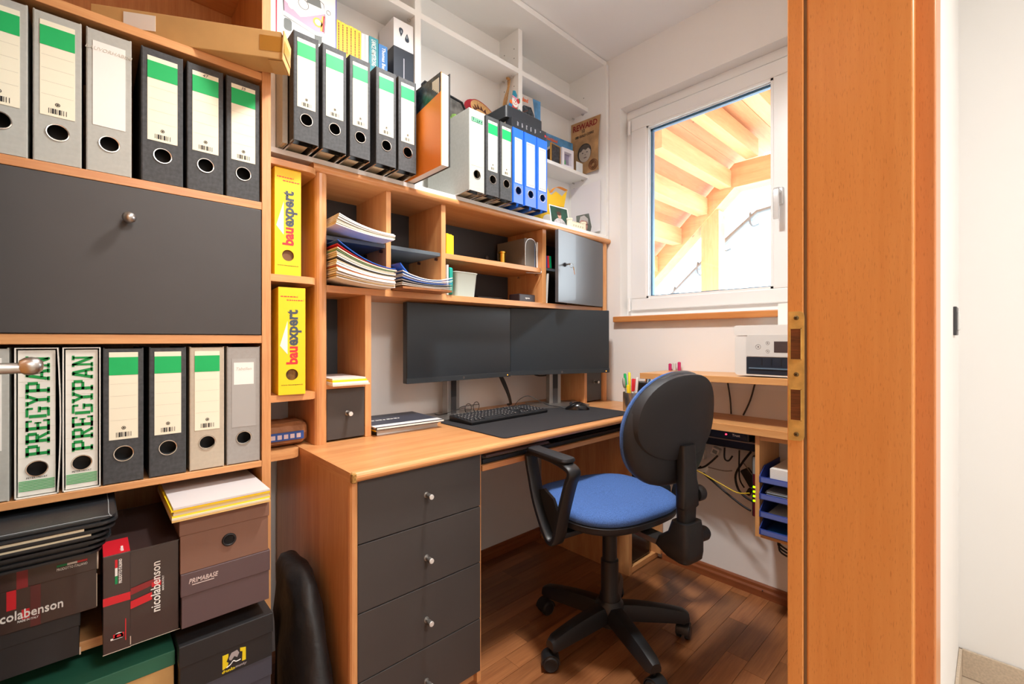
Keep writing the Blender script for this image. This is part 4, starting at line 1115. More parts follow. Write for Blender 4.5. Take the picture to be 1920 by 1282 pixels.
# wide compartment: lower level
TF = Thing('folder', 'teal plastic folder standing in the lower wide compartment', 'folder', (1.022, 1.53, 1.2495))
TF.wadd('cover', MB().prism(rrect(0, .22, 0, .108, .012, 4), .014, (1.026, 1.436, 1.2495), (0, -1, 0), (0, 0, 1)).xf(Matrix.Translation((0, .22, 0))), plain('teal_plastic', (20, 158, 140), .35))
TF.wadd('edge', MB().box(1.003, 1.009, 1.44, 1.66, 1.2495, 1.365), paper)
BX = Thing('plastic_bin', 'translucent pale green plastic bin in the lower wide compartment', 'bin', (1.10, 1.50, 1.2495))
pg_ = plain('frosted_plastic', (196, 206, 196), .4)
bx_m = MB()
ro = lambda z, g: [(x, y, z) for x, y in rrect(-.052 - g, .052 + g, -.055 - g, .055 + g, .012, 4)]
bx_m.loops([ro(0, -.004), ro(.09, .003), ro(.094, .006), ro(.096, .004), ro(.094, .001), ro(.004, -.006)])
BX.add('bin_body', bx_m, pg_, 40)
WL_ = Thing('leather_wallet', 'dark brown wallet box with silver lettering at the back of the lower compartment', 'wallet', (1.47, 1.50, 1.2495))
WL_.add('case', MB().box(-.052, .052, -.03, .04, 0, .036, bev=.004, seg=3), plain('wallet_brown', (48, 36, 38), .35))
WL_.add('lettering', text_mb('upou', .008, (0, -.0302, .012), FX, FZ, .02, .028, .0005, 0, 'CENTER'), paper)
DB = Thing('document_pouch', 'flat black pouch lying behind the brown wallet box', 'pouch', (1.34, 1.60, 1.2495))
DB.add('pouch', MB().box(-.09, .06, -.04, .05, 0, .022, bev=.006, seg=3), blk)
# behind the ajar door
for i, (a, lean, h, mm, lb) in enumerate(((1.5745, 0, .15, plain('file_grey', (150, 150, 152), .5), 'grey file standing in the locked compartment'), (1.585, 3, .148, blk, 'black file leaning in the locked compartment'), (1.599, 4, .146, paper, 'white file leaning in the locked compartment'))):
    tag(link('file', MB().box(0, .007, 0, .20, 0, h).xf(Matrix.Translation((a, 1.47, 1.2497)) @ Matrix.Rotation(R(lean), 4, 'Y')).mesh('file', mm)), lb, 'file')
HT.wadd('inner_shelf', MB().box(1.571, 2.012, 1.465, 1.688, 1.408, 1.42), dsh)
for i, (c, x, z) in enumerate(((paper, 1.580, 1.4205), (plain('pack_blue', (40, 70, 150), .4), 1.595, 1.4205), (red_m, 1.610, 1.4205), (plain('pack_green', (0, 140, 90), .5), 1.625, 1.4205))):
    tag(link('packet', MB().rot_box((x, 1.50, z + .030), (.009, .07, .058), Matrix.Rotation(R(-5), 4, 'Y'), .001).mesh('packet', c)), ['white packet', 'blue packet', 'red packet', 'green packet'][i] + ' leaning behind the ajar hutch door', 'packet')
# small column, left
for k in range(4):
    tag(link('notebook', MB().box(.549 + .002 * k, .6715 - .002 * k, 1.405 + .006 * k, 1.62, .9288 + k * .006, .9345 + k * .006, bev=.0006).mesh('notebook', (plain('book_pale_beige', (220, 206, 186), .5), paper, yellow_m, plain('book_pale_lilac', (220, 210, 206), .5))[k])), ['beige notebook at the bottom of the pile above the small drawer', 'white notebook in the pile above the small drawer', 'yellow notebook in the pile above the small drawer', 'pale notebook on top of the pile above the small drawer'][k], 'notebook')

# ================================================================ ON THE DESK
DZ = .7484
# pile of books and a dark folder
def flatbook(label, name, x0, x1, y0, y1, z0, z1, mat, cover=None, rz=0):
    cx, cy = (x0 + x1) / 2, (y0 + y1) / 2
    T = Thing(name, label, 'book', (cx, cy, z0), rz)
    w, d = x1 - x0, y1 - y0
    T.add('pages', MB().box(-w / 2 + .001, w / 2 - .002, -d / 2 + .002, d / 2 - .002, .0015, z1 - z0 - .0015), paper)
    for a, b in ((0, .0015), (z1 - z0 - .0015, z1 - z0)):
        T.add('cover', MB().box(-w / 2, w / 2, -d / 2, d / 2, a, b), cover or mat)
    T.add('spine', MB().box(-w / 2 - .0012, -w / 2, -d / 2, d / 2, 0, z1 - z0), mat)
    return T
flatbook('white book with a black and yellow spine at the bottom of the desk pile', 'book', .712, .960, 1.437, 1.655, DZ, DZ + .014, blk, plain('book_white', (222, 216, 212), .5))
flatbook('pale book in the middle of the desk pile', 'book', .706, .957, 1.432, 1.655, DZ + .0142, DZ + .022, yellow_m, plain('book_lilac', (206, 198, 200), .5))
F1 = Thing('presentation_folder', 'dark blue folder with a white strip lying on top of the desk pile', 'folder', (.834, 1.53, DZ + .0224), R(-3))
F1.add('lower_cover', MB().box(-.13, .13, -.12, .12, 0, .002), plain('folder_navy', (52, 58, 74), .45))
F1.add('sheets', MB().box(-.126, .133, -.122, .118, .002, .007), paper)
tc_ = F1.add('top_cover', MB().box(-.13, .13, -.078, .12, .0072, .0092), plain('folder_navy', (52, 58, 74), .45))
F1.add('top_strip', MB().box(-.13, .13, -.12, -.0785, .0072, .0092), plain('folder_white', (226, 228, 230), .4))
q = MB().box(-.13, .13, -.121, -.1195, -.0002, .0098); F1.add('dark_edge', q, blk)
q = MB()
for k in range(9): q.box(-.105 + k * .0145, -.105 + k * .0145 + (.011, .009, .012, .010, .008, .012, .010, .011, .006)[k], .004, .012 + .003 * (k % 2), .0092, .0097)
F1.add('title_print', q, paper, parent=tc_)
# desk mat
DM = tag(link('desk_mat', MB().prism(rrect(.998, 1.772, 1.098, 1.488, .018, 4), .003, (0, 0, DZ), (1, 0, 0), (0, 1, 0)).xf(Matrix.Translation((1.385, 1.3, 0)) @ Matrix.Rotation(R(-.8), 4, 'Z') @ Matrix.Translation((-1.385, -1.3, 0))).mesh('desk_mat', plain('mat_cloth', (38, 38, 42), .9, bump=.2, bscale=900))), 'large black cloth desk mat in front of the monitors', 'desk mat')
MZ = DZ + .0032
# keyboard
KB = Thing('keyboard', 'black full-size keyboard on the desk mat', 'keyboard', (1.268, 1.425, MZ), R(2.0))
KB.add('case', MB().loops([[(x, y, z + (.0 if z < .006 else (y + .07) * .07)) for x, y in rrect(-.222 + g, .222 - g, -.072 + g, .072 - g, .008, 3)] for z, g in ((0, .002), (.003, 0), (.011, 0), (.013, .002))]), blk, 40)
kcap = MB(); kc = .0172
kcap.loops([[(x, y, z) for x, y in rrect(-.0078 + g, .0078 - g, -.0078 + g, .0078 - g, .0015, 2)] for z, g in ((0, 0), (.0055, .0014))])
kme = kcap.mesh('key', blk2, 40)
wide = MB().loops([[(x, y, z) for x, y in rrect(-.016 + g, .016 - g, -.0078 + g, .0078 - g, .0015, 2)] for z, g in ((0, 0), (.0055, .0014))]).mesh('key', blk2, 40)
spc = MB().loops([[(x, y, z) for x, y in rrect(-.050 + g, .050 - g, -.0078 + g, .0078 - g, .0015, 2)] for z, g in ((0, 0), (.0055, .0014))]).mesh('key', blk2, 40)
legend = MB().box(-.003, .0005, -.0005, .0035, .0055, .0058).mesh('key_legend', paper)
def key(x, y, me, leg=True):
    k = link('key', me, KB.o); k.location = (x, y, .0127 + (y + .07) * .07)
    if leg: link('key_legend', legend, k)
for r in range(6):
    y = -.056 + r * .0195 + (.004 if r == 5 else 0)
    if r == 0:
        for i, x in enumerate((-.208, -.186, -.164)): key(x, y, kme)
        key(-.098, y, spc, False)
        for x in (-.032, -.012, .008, .030): key(x, y, kme)
    else:
        for i in range(14):
            x = -.208 + i * .0182
            if i == 13: key(x + .006, y, wide)
            else: key(x, y, kme)
    for i in range(3):
        if r in (0, 3, 4, 5) or (r == 1 and i == 1): key(.068 + i * .0182, y, kme)
    for i in range(4):
        if r < 5: key(.135 + i * .0195, y, kme)
q = MB()
for i in range(3): q.box(.140 + i * .014, .144 + i * .014, .055, .057, .0215, .0223)
KB.add('status_light', q, plain('led_dull', (190, 196, 200), .4))
# mouse
MS = Thing('computer_mouse', 'black computer mouse on the desk mat', 'mouse', (1.652, 1.325, MZ), R(40))
rings = []
for k in range(9):
    t = k / 8; yv = -.055 + .11 * t; s = math.sin(math.pi * min(max(t, .04), .96)) ** .45
    rings.append([(.030 * s * math.cos(a), yv, max(0, .001 + (.036 * s * (1 - .35 * (t - .35) ** 2 * 4)) * max(0, math.sin(a)))) for a in [2 * math.pi * j / 18 for j in range(18)]])
MS.add('shell', MB().loops(rings), blk_gl, 60)
MS.add('scroll_wheel', MB().cyl((-.004, .028, .027), (.004, .028, .027), .008, seg=16), blk2, 40)
MS.add('cable', MB().tube([(0, .054, .006), (.004, .085, .0105), (.03, .14, .015), (.055, .19, .035), (.06, .235, .052), (.05, .275, .035), (.045, .30, .004)], .0018, 6, 5), blk, 60)
# spectacles lying on the keyboard
GLS = Thing('spectacles', 'thin black spectacles resting behind the keyboard', 'spectacles', (1.20, 1.536, DZ + .0090), R(20))
fm = plain('spectacle_frame', (32, 24, 22), .35)
for sx in (-.032, .032):
    pts = [(sx + .025 * math.cos(a), 0, .026 + .021 * math.sin(a)) for a in [2 * math.pi * k / 20 for k in range(20)]]
    rim = GLS.add('rim', MB().tube(pts, .0015, 6, 1, None, True), fm, 60)
    GLS.add('lens', MB().prism(ellipse(sx, .026, .0235, .0195, 20), .001, (0, 0, 0), FX, FZ), clear_pl, parent=rim)
GLS.add('bridge', MB().tube([(-.008, 0, .030), (0, -.003, .034), (.008, 0, .030)], .0014, 6, 4), fm, 60)
GLS.add('temple', MB().tube([(-.057, 0, .032), (-.062, .02, .028), (-.085, .08, .006), (-.095, .105, .0), (-.10, .125, .004)], .0016, 6, 4), fm, 60)
GLS.add('temple', MB().tube([(.057, 0, .032), (.06, .02, .030), (.05, .075, .020), (.045, .10, .01), (.043, .12, .004)], .0016, 6, 4), fm, 60)
# monitors
scr = plain('screen_black', (40, 48, 54), .32)
bez = plain('bezel_black', (46, 53, 58), .4)
def monitor(label, cx, cy, rz, colx):
    T = Thing('monitor', label, 'monitor', (cx, cy, DZ + (.0032 if rz else 0)), rz, 'monitors on the desk')
    w2, z0, z1 = .2705, .1575, .4725
    T.add('housing', MB().box(-w2, w2, .002, .030, z0, z1, bev=.003), blk)
    T.add('screen', MB().box(-w2 + .0025, w2 - .0025, -.0006, .003, z0 + .021, z1 - .0025), scr)
    bz = T.add('chin_bezel', MB().box(-w2, w2, -.0018, .003, z0, z0 + .0205, bev=.0008), bez)
    lg = MB().torus((0, -.0018, z0 + .0098), .0042, .0004, 'y', 20, 5)
    lg.tube([(-.0012, -.002, z0 + .0058), (.0002, -.002, z0 + .0138)], .0004, 5, 1); lg.tube([(.0004, -.002, z0 + .0062), (.0016, -.002, z0 + .0132)], .0004, 5, 1)
    T.add('logo', lg, plain('bezel_logo', (150, 136, 124), .4, .6), parent=bz)
    T.add('power_light', MB().cyl((w2 - .02, -.0016, z0 + .008), (w2 - .02, -.0026, z0 + .008), .0022, seg=12), plain('led_amber', (255, 150, 40), .4, emit=3), parent=bz)
    T.add('stand_column', MB().box(colx - .032, colx + .032, .072, .112, .006, .30, bev=.003), alu)
    T.add('column_channel', MB().box(colx - .013, colx + .013, .0695, .0725, .08, .30), blk)
    T.add('column_slot', MB().box(colx - .013, colx + .013, .0700, .0725, .006, .08), plain('channel_grey', (84, 84, 86), .4, .5))
    T.add('head_joint', MB().box(colx - .05, colx + .05, .028, .075, .24, .34, bev=.004), blk)
    T.add('stand_base', MB().prism(rrect(colx - .135, colx + .135, -.035, .145, .006, 3), .0065, (0, 0, .0002), (1, 0, 0), (0, 1, 0)), alu)
    return T
monitor('black monitor next to the book pile, facing straight ahead', 1.1515, 1.533, 0, 0)
monitor('black monitor turned towards the chair, next to the window wall', 1.6755, 1.438, R(-21.8), 0)
# monitor leads, tied
CBL = Thing('cable_bundle', 'tied bundle of black monitor cables between the two screens', 'cables', (1.5, 1.62, DZ))
for k in range(4):
    CBL.wadd('cable', MB().tube([(1.36 + .004 * k, 1.60, 1.00), (1.395 + .003 * k, 1.60, .935), (1.43 + .006 * k, 1.605, .88), (1.475 + .007 * k, 1.61 + .004 * k, .81), (1.50 + .008 * k, 1.62 + .006 * k, .762), (1.52 + .008 * k, 1.66, .754)], .0042, 6, 4), blk, 60)
CBL.wadd('cable_tie', MB().torus((1.408, 1.60, .925), .014, .0014, 'z', 16, 5), paper, 60)
CBL.wadd('cable', MB().tube([(1.60, 1.56, .94), (1.55, 1.61, .905), (1.47, 1.62, .912), (1.42, 1.615, .905), (1.40, 1.60, .93)], .003, 6, 4), blk, 60)
CBL2 = tag(link('video_cable', MB().tube([(1.60, 1.585, .93), (1.66, 1.60, .895), (1.75, 1.60, .890), (1.84, 1.58, .91), (1.85, 1.575, .95)], .004, 6, 5).mesh('video_cable', blk, 60)), 'loose black video cable behind the turned monitor', 'cable')
# pen cup
PC = Thing('pen_cup', 'brushed steel pen cup full of pens and markers beside the monitor', 'pen cup', (1.838, 1.155, DZ))
PC.add('cup', MB().lathe([(.037, 0), (.0375, .001), (.0375, .083), (.036, .083), (.036, .003), (.001, .003)], seg=36, cap=False), steel, 40)
pens = [(227, red_m, .145, 'red felt pen'), (92, green, .165, 'green marker'), (272, paper, .15, 'white marker'), (2, red_m, .14, 'red marker cap up'), (182, yellow_m, .115, 'yellow highlighter'), (47, plain('pen_yellow', (250, 230, 60), .4), .17, 'tall yellow pen'), (317, plain('pen_striped', (230, 228, 224), .4), .135, 'white and black marker'), (137, plain('spoon_grey', (168, 172, 160), .35), .13, 'grey plastic spoon')]
for ang, mm, ln, nm in pens:
    ca, sa = math.cos(R(ang)), math.sin(R(ang))
    P = Thing('pen', nm + ' standing in the steel pen cup', 'pen', (1.838 + .0190 * ca, 1.155 + .0190 * sa, DZ + .0042))
    # every pen leans outwards against the rim
    m = Matrix.Rotation(R(ang), 4, 'Z') @ Matrix.Rotation(R(5), 4, 'Y')
    if 'spoon' in nm:
        P.add('barrel', MB().cyl((0, 0, 0), (0, 0, ln * .7), .003, seg=8).xf(m), mm, 40)
        P.add('bowl', MB().sphere((.004, 0, ln * .95), .018, (.4, .62, 1.4)).xf(m), mm, 60)
    else:
        P.add('barrel', MB().cyl((0, 0, 0), (0, 0, ln * .62), .0060, seg=12).xf(m), paper if 'red' in nm or 'green' in nm else mm, 40)
        P.add('cap', MB().lathe([(.0066, ln * .60), (.0066, ln * .97), (.004, ln)], seg=12).xf(m), mm if 'black' not in nm else ink, 40)
# black organiser and bottles behind the cup, half hidden by the chair
OG = Thing('desk_organiser', 'black desk organiser with pens behind the steel cup', 'organiser', (1.935, 1.14, DZ))
OG.add('body', MB().box(-.03, .04, -.05, .05, 0, .125, bev=.003), blk)
for k in range(4):
    OG.add('pen', MB().cyl((-.015 + .014 * k, -.03 + .014 * k, .125), (-.018 + .016 * k, -.035 + .014 * k, .15), .005, seg=10), (plain('pen_steel_blue', (90, 130, 170), .4), paper, blk, plain('pen_orange', (220, 140, 80), .5))[k], 40)
for k, (dx, mm, lb) in enumerate(((0, plain('marker_magenta', (196, 44, 110), .4), 'magenta marker cap'), (.022, plain('marker_clear', (205, 208, 206), .3), 'clear bottle'), (.046, plain('marker_magenta', (196, 44, 110), .4), 'second magenta marker cap'))):
    tag(link('marker', MB().lathe([(.0075, 0), (.0075, .03 + .004 * k), (.004, .033 + .004 * k)], (2.035, 1.065 - dx, .9285 + .0006 * k), 'z', 12).mesh('marker', mm, 40)), lb + ' standing on the end of the printer shelf by the wall', 'marker')

# ================================================================ PRINTER AND SIDE DESK
PR = Thing('printer', 'white inkjet printer with a dark paper slot on the raised shelf', 'printer', (1.925, .495, .9385))
pw = plain('printer_white', (222, 221, 216), .4)
x0, x1, y0, y1, zb = 1.808, 2.05, .31, .682, .9412
def yb(z0, z1, xa, xb, ya, yb_, bev=.004): return MB().box(xa, xb, ya, yb_, z0, z1, bev=bev, seg=3)
pr = MB()
pr.prism(rrect(-.682, -.31, .0, .150, .012, 4), .238, (x1 - .002, 0, zb), (0, -1, 0), (0, 0, 1))
PR.wadd('body', pr, pw, 40)
pr = MB(); pr.prism(rrect(-.685, -.307, 0, .038, .010, 4), .242, (x1, 0, zb + .1505), (0, -1, 0), (0, 0, 1))
PR.wadd('lid', pr, pw, 40)
cp = PR.wadd('control_panel', MB().prism(rrect(-.640, -.335, .072, .152, .010, 4), .006, (x0 + .005, 0, zb), (0, -1, 0), (0, 0, 1)), plain('printer_panel', (206, 206, 202), .35), 40)
PR.wadd('screen', MB().box(x0 - .0018, x0 + .0006, .43, .545, zb + .088, zb + .128), plain('printer_screen', (70, 58, 58), .2), parent=cp)
for yy, zz, rr in ((.598, .108, .0085), (.566, .122, .006), (.566, .092, .006)):
    PR.wadd('button', MB().torus((x0 - .0012, yy, zb + zz), rr, .0006, 'x', 20, 5), plain('button_rim', (120, 120, 118), .4), parent=cp)
    PR.wadd('button_dot', MB().cyl((x0 - .0008, yy, zb + zz), (x0 - .0016, yy, zb + zz), rr * .35, seg=10), plain('button_rim', (120, 120, 118), .4), parent=cp)
sl = PR.wadd('paper_slot', MB().box(x0 + .001, x0 + .02, .335, .640, zb + .006, zb + .070), plain('printer_dark', (26, 38, 52), .3))
PR.wadd('output_tray', MB().box(x0 - .003, x0 + .015, .335, .630, zb + .026, zb + .031), plain('printer_tray', (90, 112, 130), .3), parent=sl)
q = MB()
for k in range(8): q.box(x0 - .0005, x0 + .002, .36 + k * .032, .364 + k * .032, zb + .04, zb + .066)
PR.wadd('slot_rib', q, plain('printer_rib', (14, 22, 32), .5), parent=sl)
PR.wadd('paper_feed', MB().box(1.985, 1.9865, .38, .585, zb + .15, 1.218), paper)
for (ya, yb2) in ((.80, .785), (.685, .735)):
    tag(link('printer_cable', MB().tube([(2.038, ya, .90), (2.040, (ya + yb2) / 2 - .004, .82), (2.042, yb2, .7525)], .0035, 8, 4).mesh('printer_cable', plain('cable_grey_black', (52, 48, 46), .5), 60)), ('dark cable hanging almost straight down the wall below the printer shelf' if ya > .75 else 'dark cable slanting down the wall below the printer itself'), 'cable', 'cables below the printer shelf')
# power strip / UPS below the side desk
UP = Thing('power_unit', 'black power unit with a red light fixed under the side desk', 'power unit', (1.94, .80, .66))
UP.wadd('case', MB().box(1.862, 2.02, .648, 1.06, .676, .7150, bev=.006, seg=3), plain('ups_black', (24, 28, 36), .35))
UP.wadd('power_light', MB().cyl((1.8622, .735, .6965), (1.8602, .735, .6965), .003, seg=12), plain('led_red', (255, 30, 50), .4, emit=8))
UP.wadd('lettering', text_mb('Trust', .0095, (1.862, .712, .6925), (0, -1, 0), (0, 0, 1), .02, .030, .0005), paper)
UP.wadd('dial', MB().cyl((1.862, .668, .6945), (1.8592, .668, .6945), .009, seg=20), blk, 40)
CT = Thing('cable_tray', 'black cable box with a pale front edge hanging under the power unit', 'cable tray', (1.97, .8, .6))
CT.wadd('shelf_plate', MB().box(1.880, 2.055, .62, 1.06, .6695, .6755), plain('tray_edge_grey', (150, 132, 120), .6))
CT.wadd('box', MB().box(1.955, 2.055, .66, 1.06, .6225, .6692, bev=.004), plain('ups_black', (24, 28, 36), .35))
# plugs and leads
for i, (y, z, s, rz_, lb) in enumerate(((.885, .575, .045, 0, 'white power adaptor hanging under the cable tray near the chair'), (.815, .598, .032, 20, 'small white adaptor with a printed label under the cable tray'))):
    T = Thing('power_adaptor', lb, 'adaptor', (1.96, y, z))
    T.add('body', MB().rot_box((0, 0, 0), (.03, s, s * .95), Matrix.Rotation(R(rz_), 4, 'X'), .003, 2), plain('adaptor_white', (206, 196, 186), .5))
    if i == 1: T.add('label', MB().rot_box((-.0155, 0, 0), (.0008, s * .6, s * .5), Matrix.Rotation(R(rz_), 4, 'X')), plain('label_grey', (120, 116, 112), .6))
cab = {'k': plain('cable_black', (20, 20, 24), .5), 'y': plain('cable_yellow', (206, 172, 40), .5), 'g': plain('cable_grey', (150, 140, 132), .5)}
leads = [('k', .0042, [(1.96, .89, .55), (1.95, .91, .515), (1.96, .93, .50), (1.98, .95, .49)], 'short black lead from the white power adaptor'),
         ('k', .0042, [(1.938, .80, .585), (1.932, .83, .55), (1.934, .86, .525), (1.936, .90, .512), (1.936, .96, .50)], 'black lead from the small adaptor'),
         ('k', .0042, [(1.96, .885, .52), (1.955, .87, .495), (1.95, .82, .465), (1.93, .75, .432), (1.91, .69, .410), (1.90, .656, .402)], 'black lead sagging from the chair side to the router'),
         ('k', .0045, [(1.972, .68, .6175), (1.975, .715, .565), (1.972, .74, .51), (1.966, .73, .46), (1.955, .70, .435), (1.94, .656, .425)], 'thick black lead looping down to the router'),
         ('k', .003, [(1.958, .72, .619), (1.955, .72, .55), (1.95, .715, .50), (1.955, .70, .47)], 'thin black lead hanging straight down'),
         ('y', .0026, [(1.920, .93, .518), (1.915, .86, .505), (1.912, .78, .478), (1.908, .71, .458), (1.90, .66, .470)], 'yellow network lead running to the router'),
         ('g', .0024, [(1.988, .88, .515), (1.988, .80, .512), (1.988, .76, .520)], 'thin grey lead below the cable tray'),
         ('k', .0035, [(1.965, .782, .618), (1.955, .778, .575), (1.955, .762, .568), (1.96, .748, .590)], 'small black lead loop below the cable tray'),
         ('g', .0024, [(1.990, .715, .56), (1.990, .69, .53), (1.988, .665, .50)], 'short grey lead behind the router')]
for k, r_, pts, lb in leads:
    tag(link('power_lead' if k == 'k' else 'network_lead', MB().tube(pts, r_, 7, 5).mesh('lead', cab[k], 60)), lb, 'cable')
TP = Thing('plug_strip', 'black plug hanging in the tangle of leads', 'plug', (2.012, .70, .50))
TP.add('body', MB().rot_box((0, 0, 0), (.03, .035, .075), Matrix.Rotation(R(-32), 4, 'X'), .006, 2), cab['k'])
TP.add('tail', MB().rot_box((0, .0, -.06), (.02, .018, .03), Matrix.Rotation(R(25), 4, 'X'), .004, 2), cab['k'])
tag(link('cable_tag', MB().rot_box((1.945, .86, .515), (.001, .040, .022), Matrix.Rotation(R(-35), 4, 'X')).mesh('cable_tag', paper)), 'white paper tag wrapped round a black lead', 'tag')
RT = Thing('router', 'slim upright router with green lights on the side of the tray rack', 'router', (1.93, .635, .42))
RT.wadd('case', MB().prism(rrect(0, .13, 0, .232, .008, 4), .022, (1.862, .638, .395), (1, 0, 0), (0, 0, 1)).xf(Matrix.Identity(4)), blk, 40)
RT.wadd('front_strip', MB().box(1.8590, 1.8625, .620, .634, .398, .560, bev=.001), plain('router_red', (84, 14, 34), .25))
RT.wadd('front_cap', MB().box(1.8595, 1.8625, .619, .635, .560, .626, bev=.001), plain('router_grey', (130, 134, 134), .3))
for k in range(4):
    RT.wadd('status_light', MB().box(1.8578, 1.8592, .621, .633, .455 + k * .0175, .4615 + k * .0175), plain('led_green', (120, 255, 0), .4, emit=5))
CC = Thing('coiled_cable', 'coil of black cable hanging below the tray rack', 'cable', (1.95, .50, .30))
for k in range(3):
    CC.add('coil', MB().tube([(-.03 + .012 * k, .075 - .01 * k, .030), (-.03, .06, -.005 - .012 * k), (-.02, .0, -.030 - .008 * k), (-.02 + .01 * k, -.07, -.022), (0, -.09, .01), (.01, -.05, .030)], .0036, 7, 5), cab['k'], 60)

# ================================================================ UNDER THE DESK
BN = Thing('waste_bin', 'blue plastic waste bin behind the drawers under the desk', 'waste bin', (.996, 1.42, 0))
bb = plain('bin_blue', (20, 62, 156), .35)
BN.add('bucket', MB().lathe([(.061, .0), (.063, .004), (.0805, .30), (.077, .30), (.060, .006), (.001, .006)], seg=36, cap=False), bb, 40)
BN.add('rim', MB().lathe([(.080, .288), (.090, .296), (.092, .312), (.088, .324), (.081, .324), (.079, .30)], seg=36, cap=False), bb, 40)
PCX = Thing('computer_tower', 'black computer tower in the bay under the desk', 'computer', (1.903, 1.368, .0305))
PCX.add('case', MB().box(-.085, .095, -.21, .22, 0, .42, bev=.004), blk)
PCX.add('front_panel', MB().box(-.083, .093, -.218, -.21, .005, .41, bev=.006, seg=3), blk_gl)
PCX.add('power_button', MB().cyl((-.05, -.2175, .37), (-.05, -.2205, .37), .008, seg=16), steel, 40)
PCX.add('drive_slot', MB().box(-.06, .07, -.2195, -.217, .33, .342), blk2)
for i, (a, b, z, mm, lb) in enumerate(((.94, 1.26, .6925, plain('papers_mauve', (150, 132, 134), .6), 'stack of mauve grey sheets on the keyboard tray'), (1.30, 1.72, .6925, blk, 'flat black folder on the keyboard tray'))):
    T = Thing('tray_papers', lb, 'papers', ((a + b) / 2, 1.25, .6925))
    for k in range(3): T.wadd('sheet', MB().box(a + .004 * k, b - .003 * k, 1.130 + .005 * k, 1.42, .6764 + k * .0065, .6825 + k * .0065), mm if i else (mm, paper, mm)[k])

# ================================================================ ITEMS IN THE WHITE UNIT
SZ = 1.9974
VB = Thing('picture_book', 'large white picture book with a pink camper van and a red border', 'picture book', (.524, 1.57, SZ))
VB.wadd('cover', MB().box(.428, .620, 1.557, 1.575, SZ, SZ + .345, bev=.001), plain('book_cover_white', (240, 240, 240), .35))
VB.wadd('red_border', MB().box(.4255, .4315, 1.5555, 1.5745, SZ, SZ + .345), plain('book_red', (200, 24, 66), .4))
VB.wadd('red_border', MB().box(.4255, .470, 1.5555, 1.5745, SZ - .0002, SZ + .003), plain('book_red', (200, 24, 66), .4))
VB.wadd('violet_edge', MB().box(.6185, .6208, 1.5555, 1.5745, SZ, SZ + .345), plain('book_violet', (86, 80, 196), .4))
pk = plain('van_pink', (244, 172, 200), .5); vw_ = plain('van_white', (248, 248, 246), .5); vg = plain('van_tyre', (120, 126, 126), .6); vl = plain('van_outline', (90, 90, 96), .6); vy = plain('van_yellow', (250, 206, 70), .5)
O = (.452, 1.5566, SZ + .098)
def vp(name, poly, mm, d=.0004, lift=0): VB.wadd(name, MB().prism(poly, d, (O[0], O[1] - lift, O[2]), FX, FZ), mm)
vp('van_print', [(.0, .02), (.10, .004), (.128, .012), (.132, .07), (.126, .12), (.06, .15), (.004, .15), (-.003, .07)], vl)
vp('van_print', [(.002, .026), (.10, .010), (.126, .016), (.130, .07), (.124, .118), (.06, .148), (.006, .148), (0, .07)], pk, .0004, .0003)
vp('van_print', [(.002, .070), (.05, .040), (.07, .050), (.130, .088), (.124, .118), (.06, .148), (.006, .148)], vw_, .0004, .0006)
vp('van_bumper', [(-.004, .022), (.10, .002), (.130, .008), (.130, .020), (.10, .014), (-.004, .036)], vw_, .0005, .0008)
vp('van_window', [(.014, .11), (.05, .10), (.05, .14), (.014, .142)], vg, .0004, .0009)
vp('van_window', [(.070, .098), (.118, .10), (.114, .124), (.070, .136)], vg, .0004, .0009)
for cx in (.012, .108): vp('van_tyre', rrect(cx - .012, cx + .012, -.022, .016, .008), vg, .0003, 0)
vp('van_flower', ellipse(.106, .048, .016, .016, 9), vy, .0004, .0008); vp('van_headlight', ellipse(.106, .048, .010, .010, 16), vw_, .0004, .0011)
vp('van_headlight', ellipse(.022, .062, .010, .010, 16), vw_, .0004, .0011)
vp('van_rainbow', [(.120, .024), (.126, .024), (.129, .08), (.124, .078)], red_m, .0004, .0008); vp('van_rainbow', [(.114, .024), (.120, .024), (.124, .078), (.120, .076)], vy, .0004, .0008)
VB.wadd('van_mirror', MB().torus((O[0] + .142, O[1] - .0005, O[2] + .098), .007, .0006, 'y', 16, 4), vl)
VB.wadd('van_emblem', MB().torus((O[0] + .060, O[1] - .0012, O[2] + .086), .016, .0008, 'y', 20, 4), vl)

def book(label, x0, x1, h, mat, y0=1.563, top=None, topmat=None, title=None, tm=None, group=None, low=None):
    T = Thing('book', label, 'book', ((x0 + x1) / 2, y0 + .06, SZ), 0, group)
    T.wadd('spine', MB().box(x0, x1, y0, y0 + .004, SZ, SZ + h, bev=.0005), mat)
    T.wadd('page_block', MB().box(x0 + .001, x1 - .001, y0 + .004, y0 + .11, SZ + .002, SZ + h - .002), paper)
    for a in (x0, x1 - .001): T.wadd('cover', MB().box(a, a + .001, y0 + .004, y0 + .112, SZ, SZ + h), mat)
    if top: T.wadd('spine_band', MB().box(x0 - .0001, x1 + .0001, y0 - .0006, y0 + .001, SZ + h * top, SZ + h), topmat)
    if top:
        q_ = MB()
        z_ = SZ + h * .96
        while z_ > SZ + h * top + .012:
            l_ = random.uniform(.004, .010); q_.box((x0 + x1) / 2 - .0022, (x0 + x1) / 2 + .0022, y0 - .0010, y0 - .0005, z_ - l_, z_); z_ -= l_ + .0016
        T.wadd('spine_print', q_, plain('title_brown', (150, 90, 20), .6))
    if low: T.wadd('spine_band', MB().box(x0 - .0001, x1 + .0001, y0 - .0006, y0 + .001, SZ, SZ + h * .45), low)
    if title: T.wadd('lettering', text_mb(title, (x1 - x0) * .5, ((x0 + x1) / 2 - (x1 - x0) * .25, y0 - .0001 if not top else y0 - .0006, SZ + h * .95), (0, 0, -1), (1, 0, 0), .01, h * .5 if not top else h * (1 - top) * .85, .0004), tm or ink)
    return T
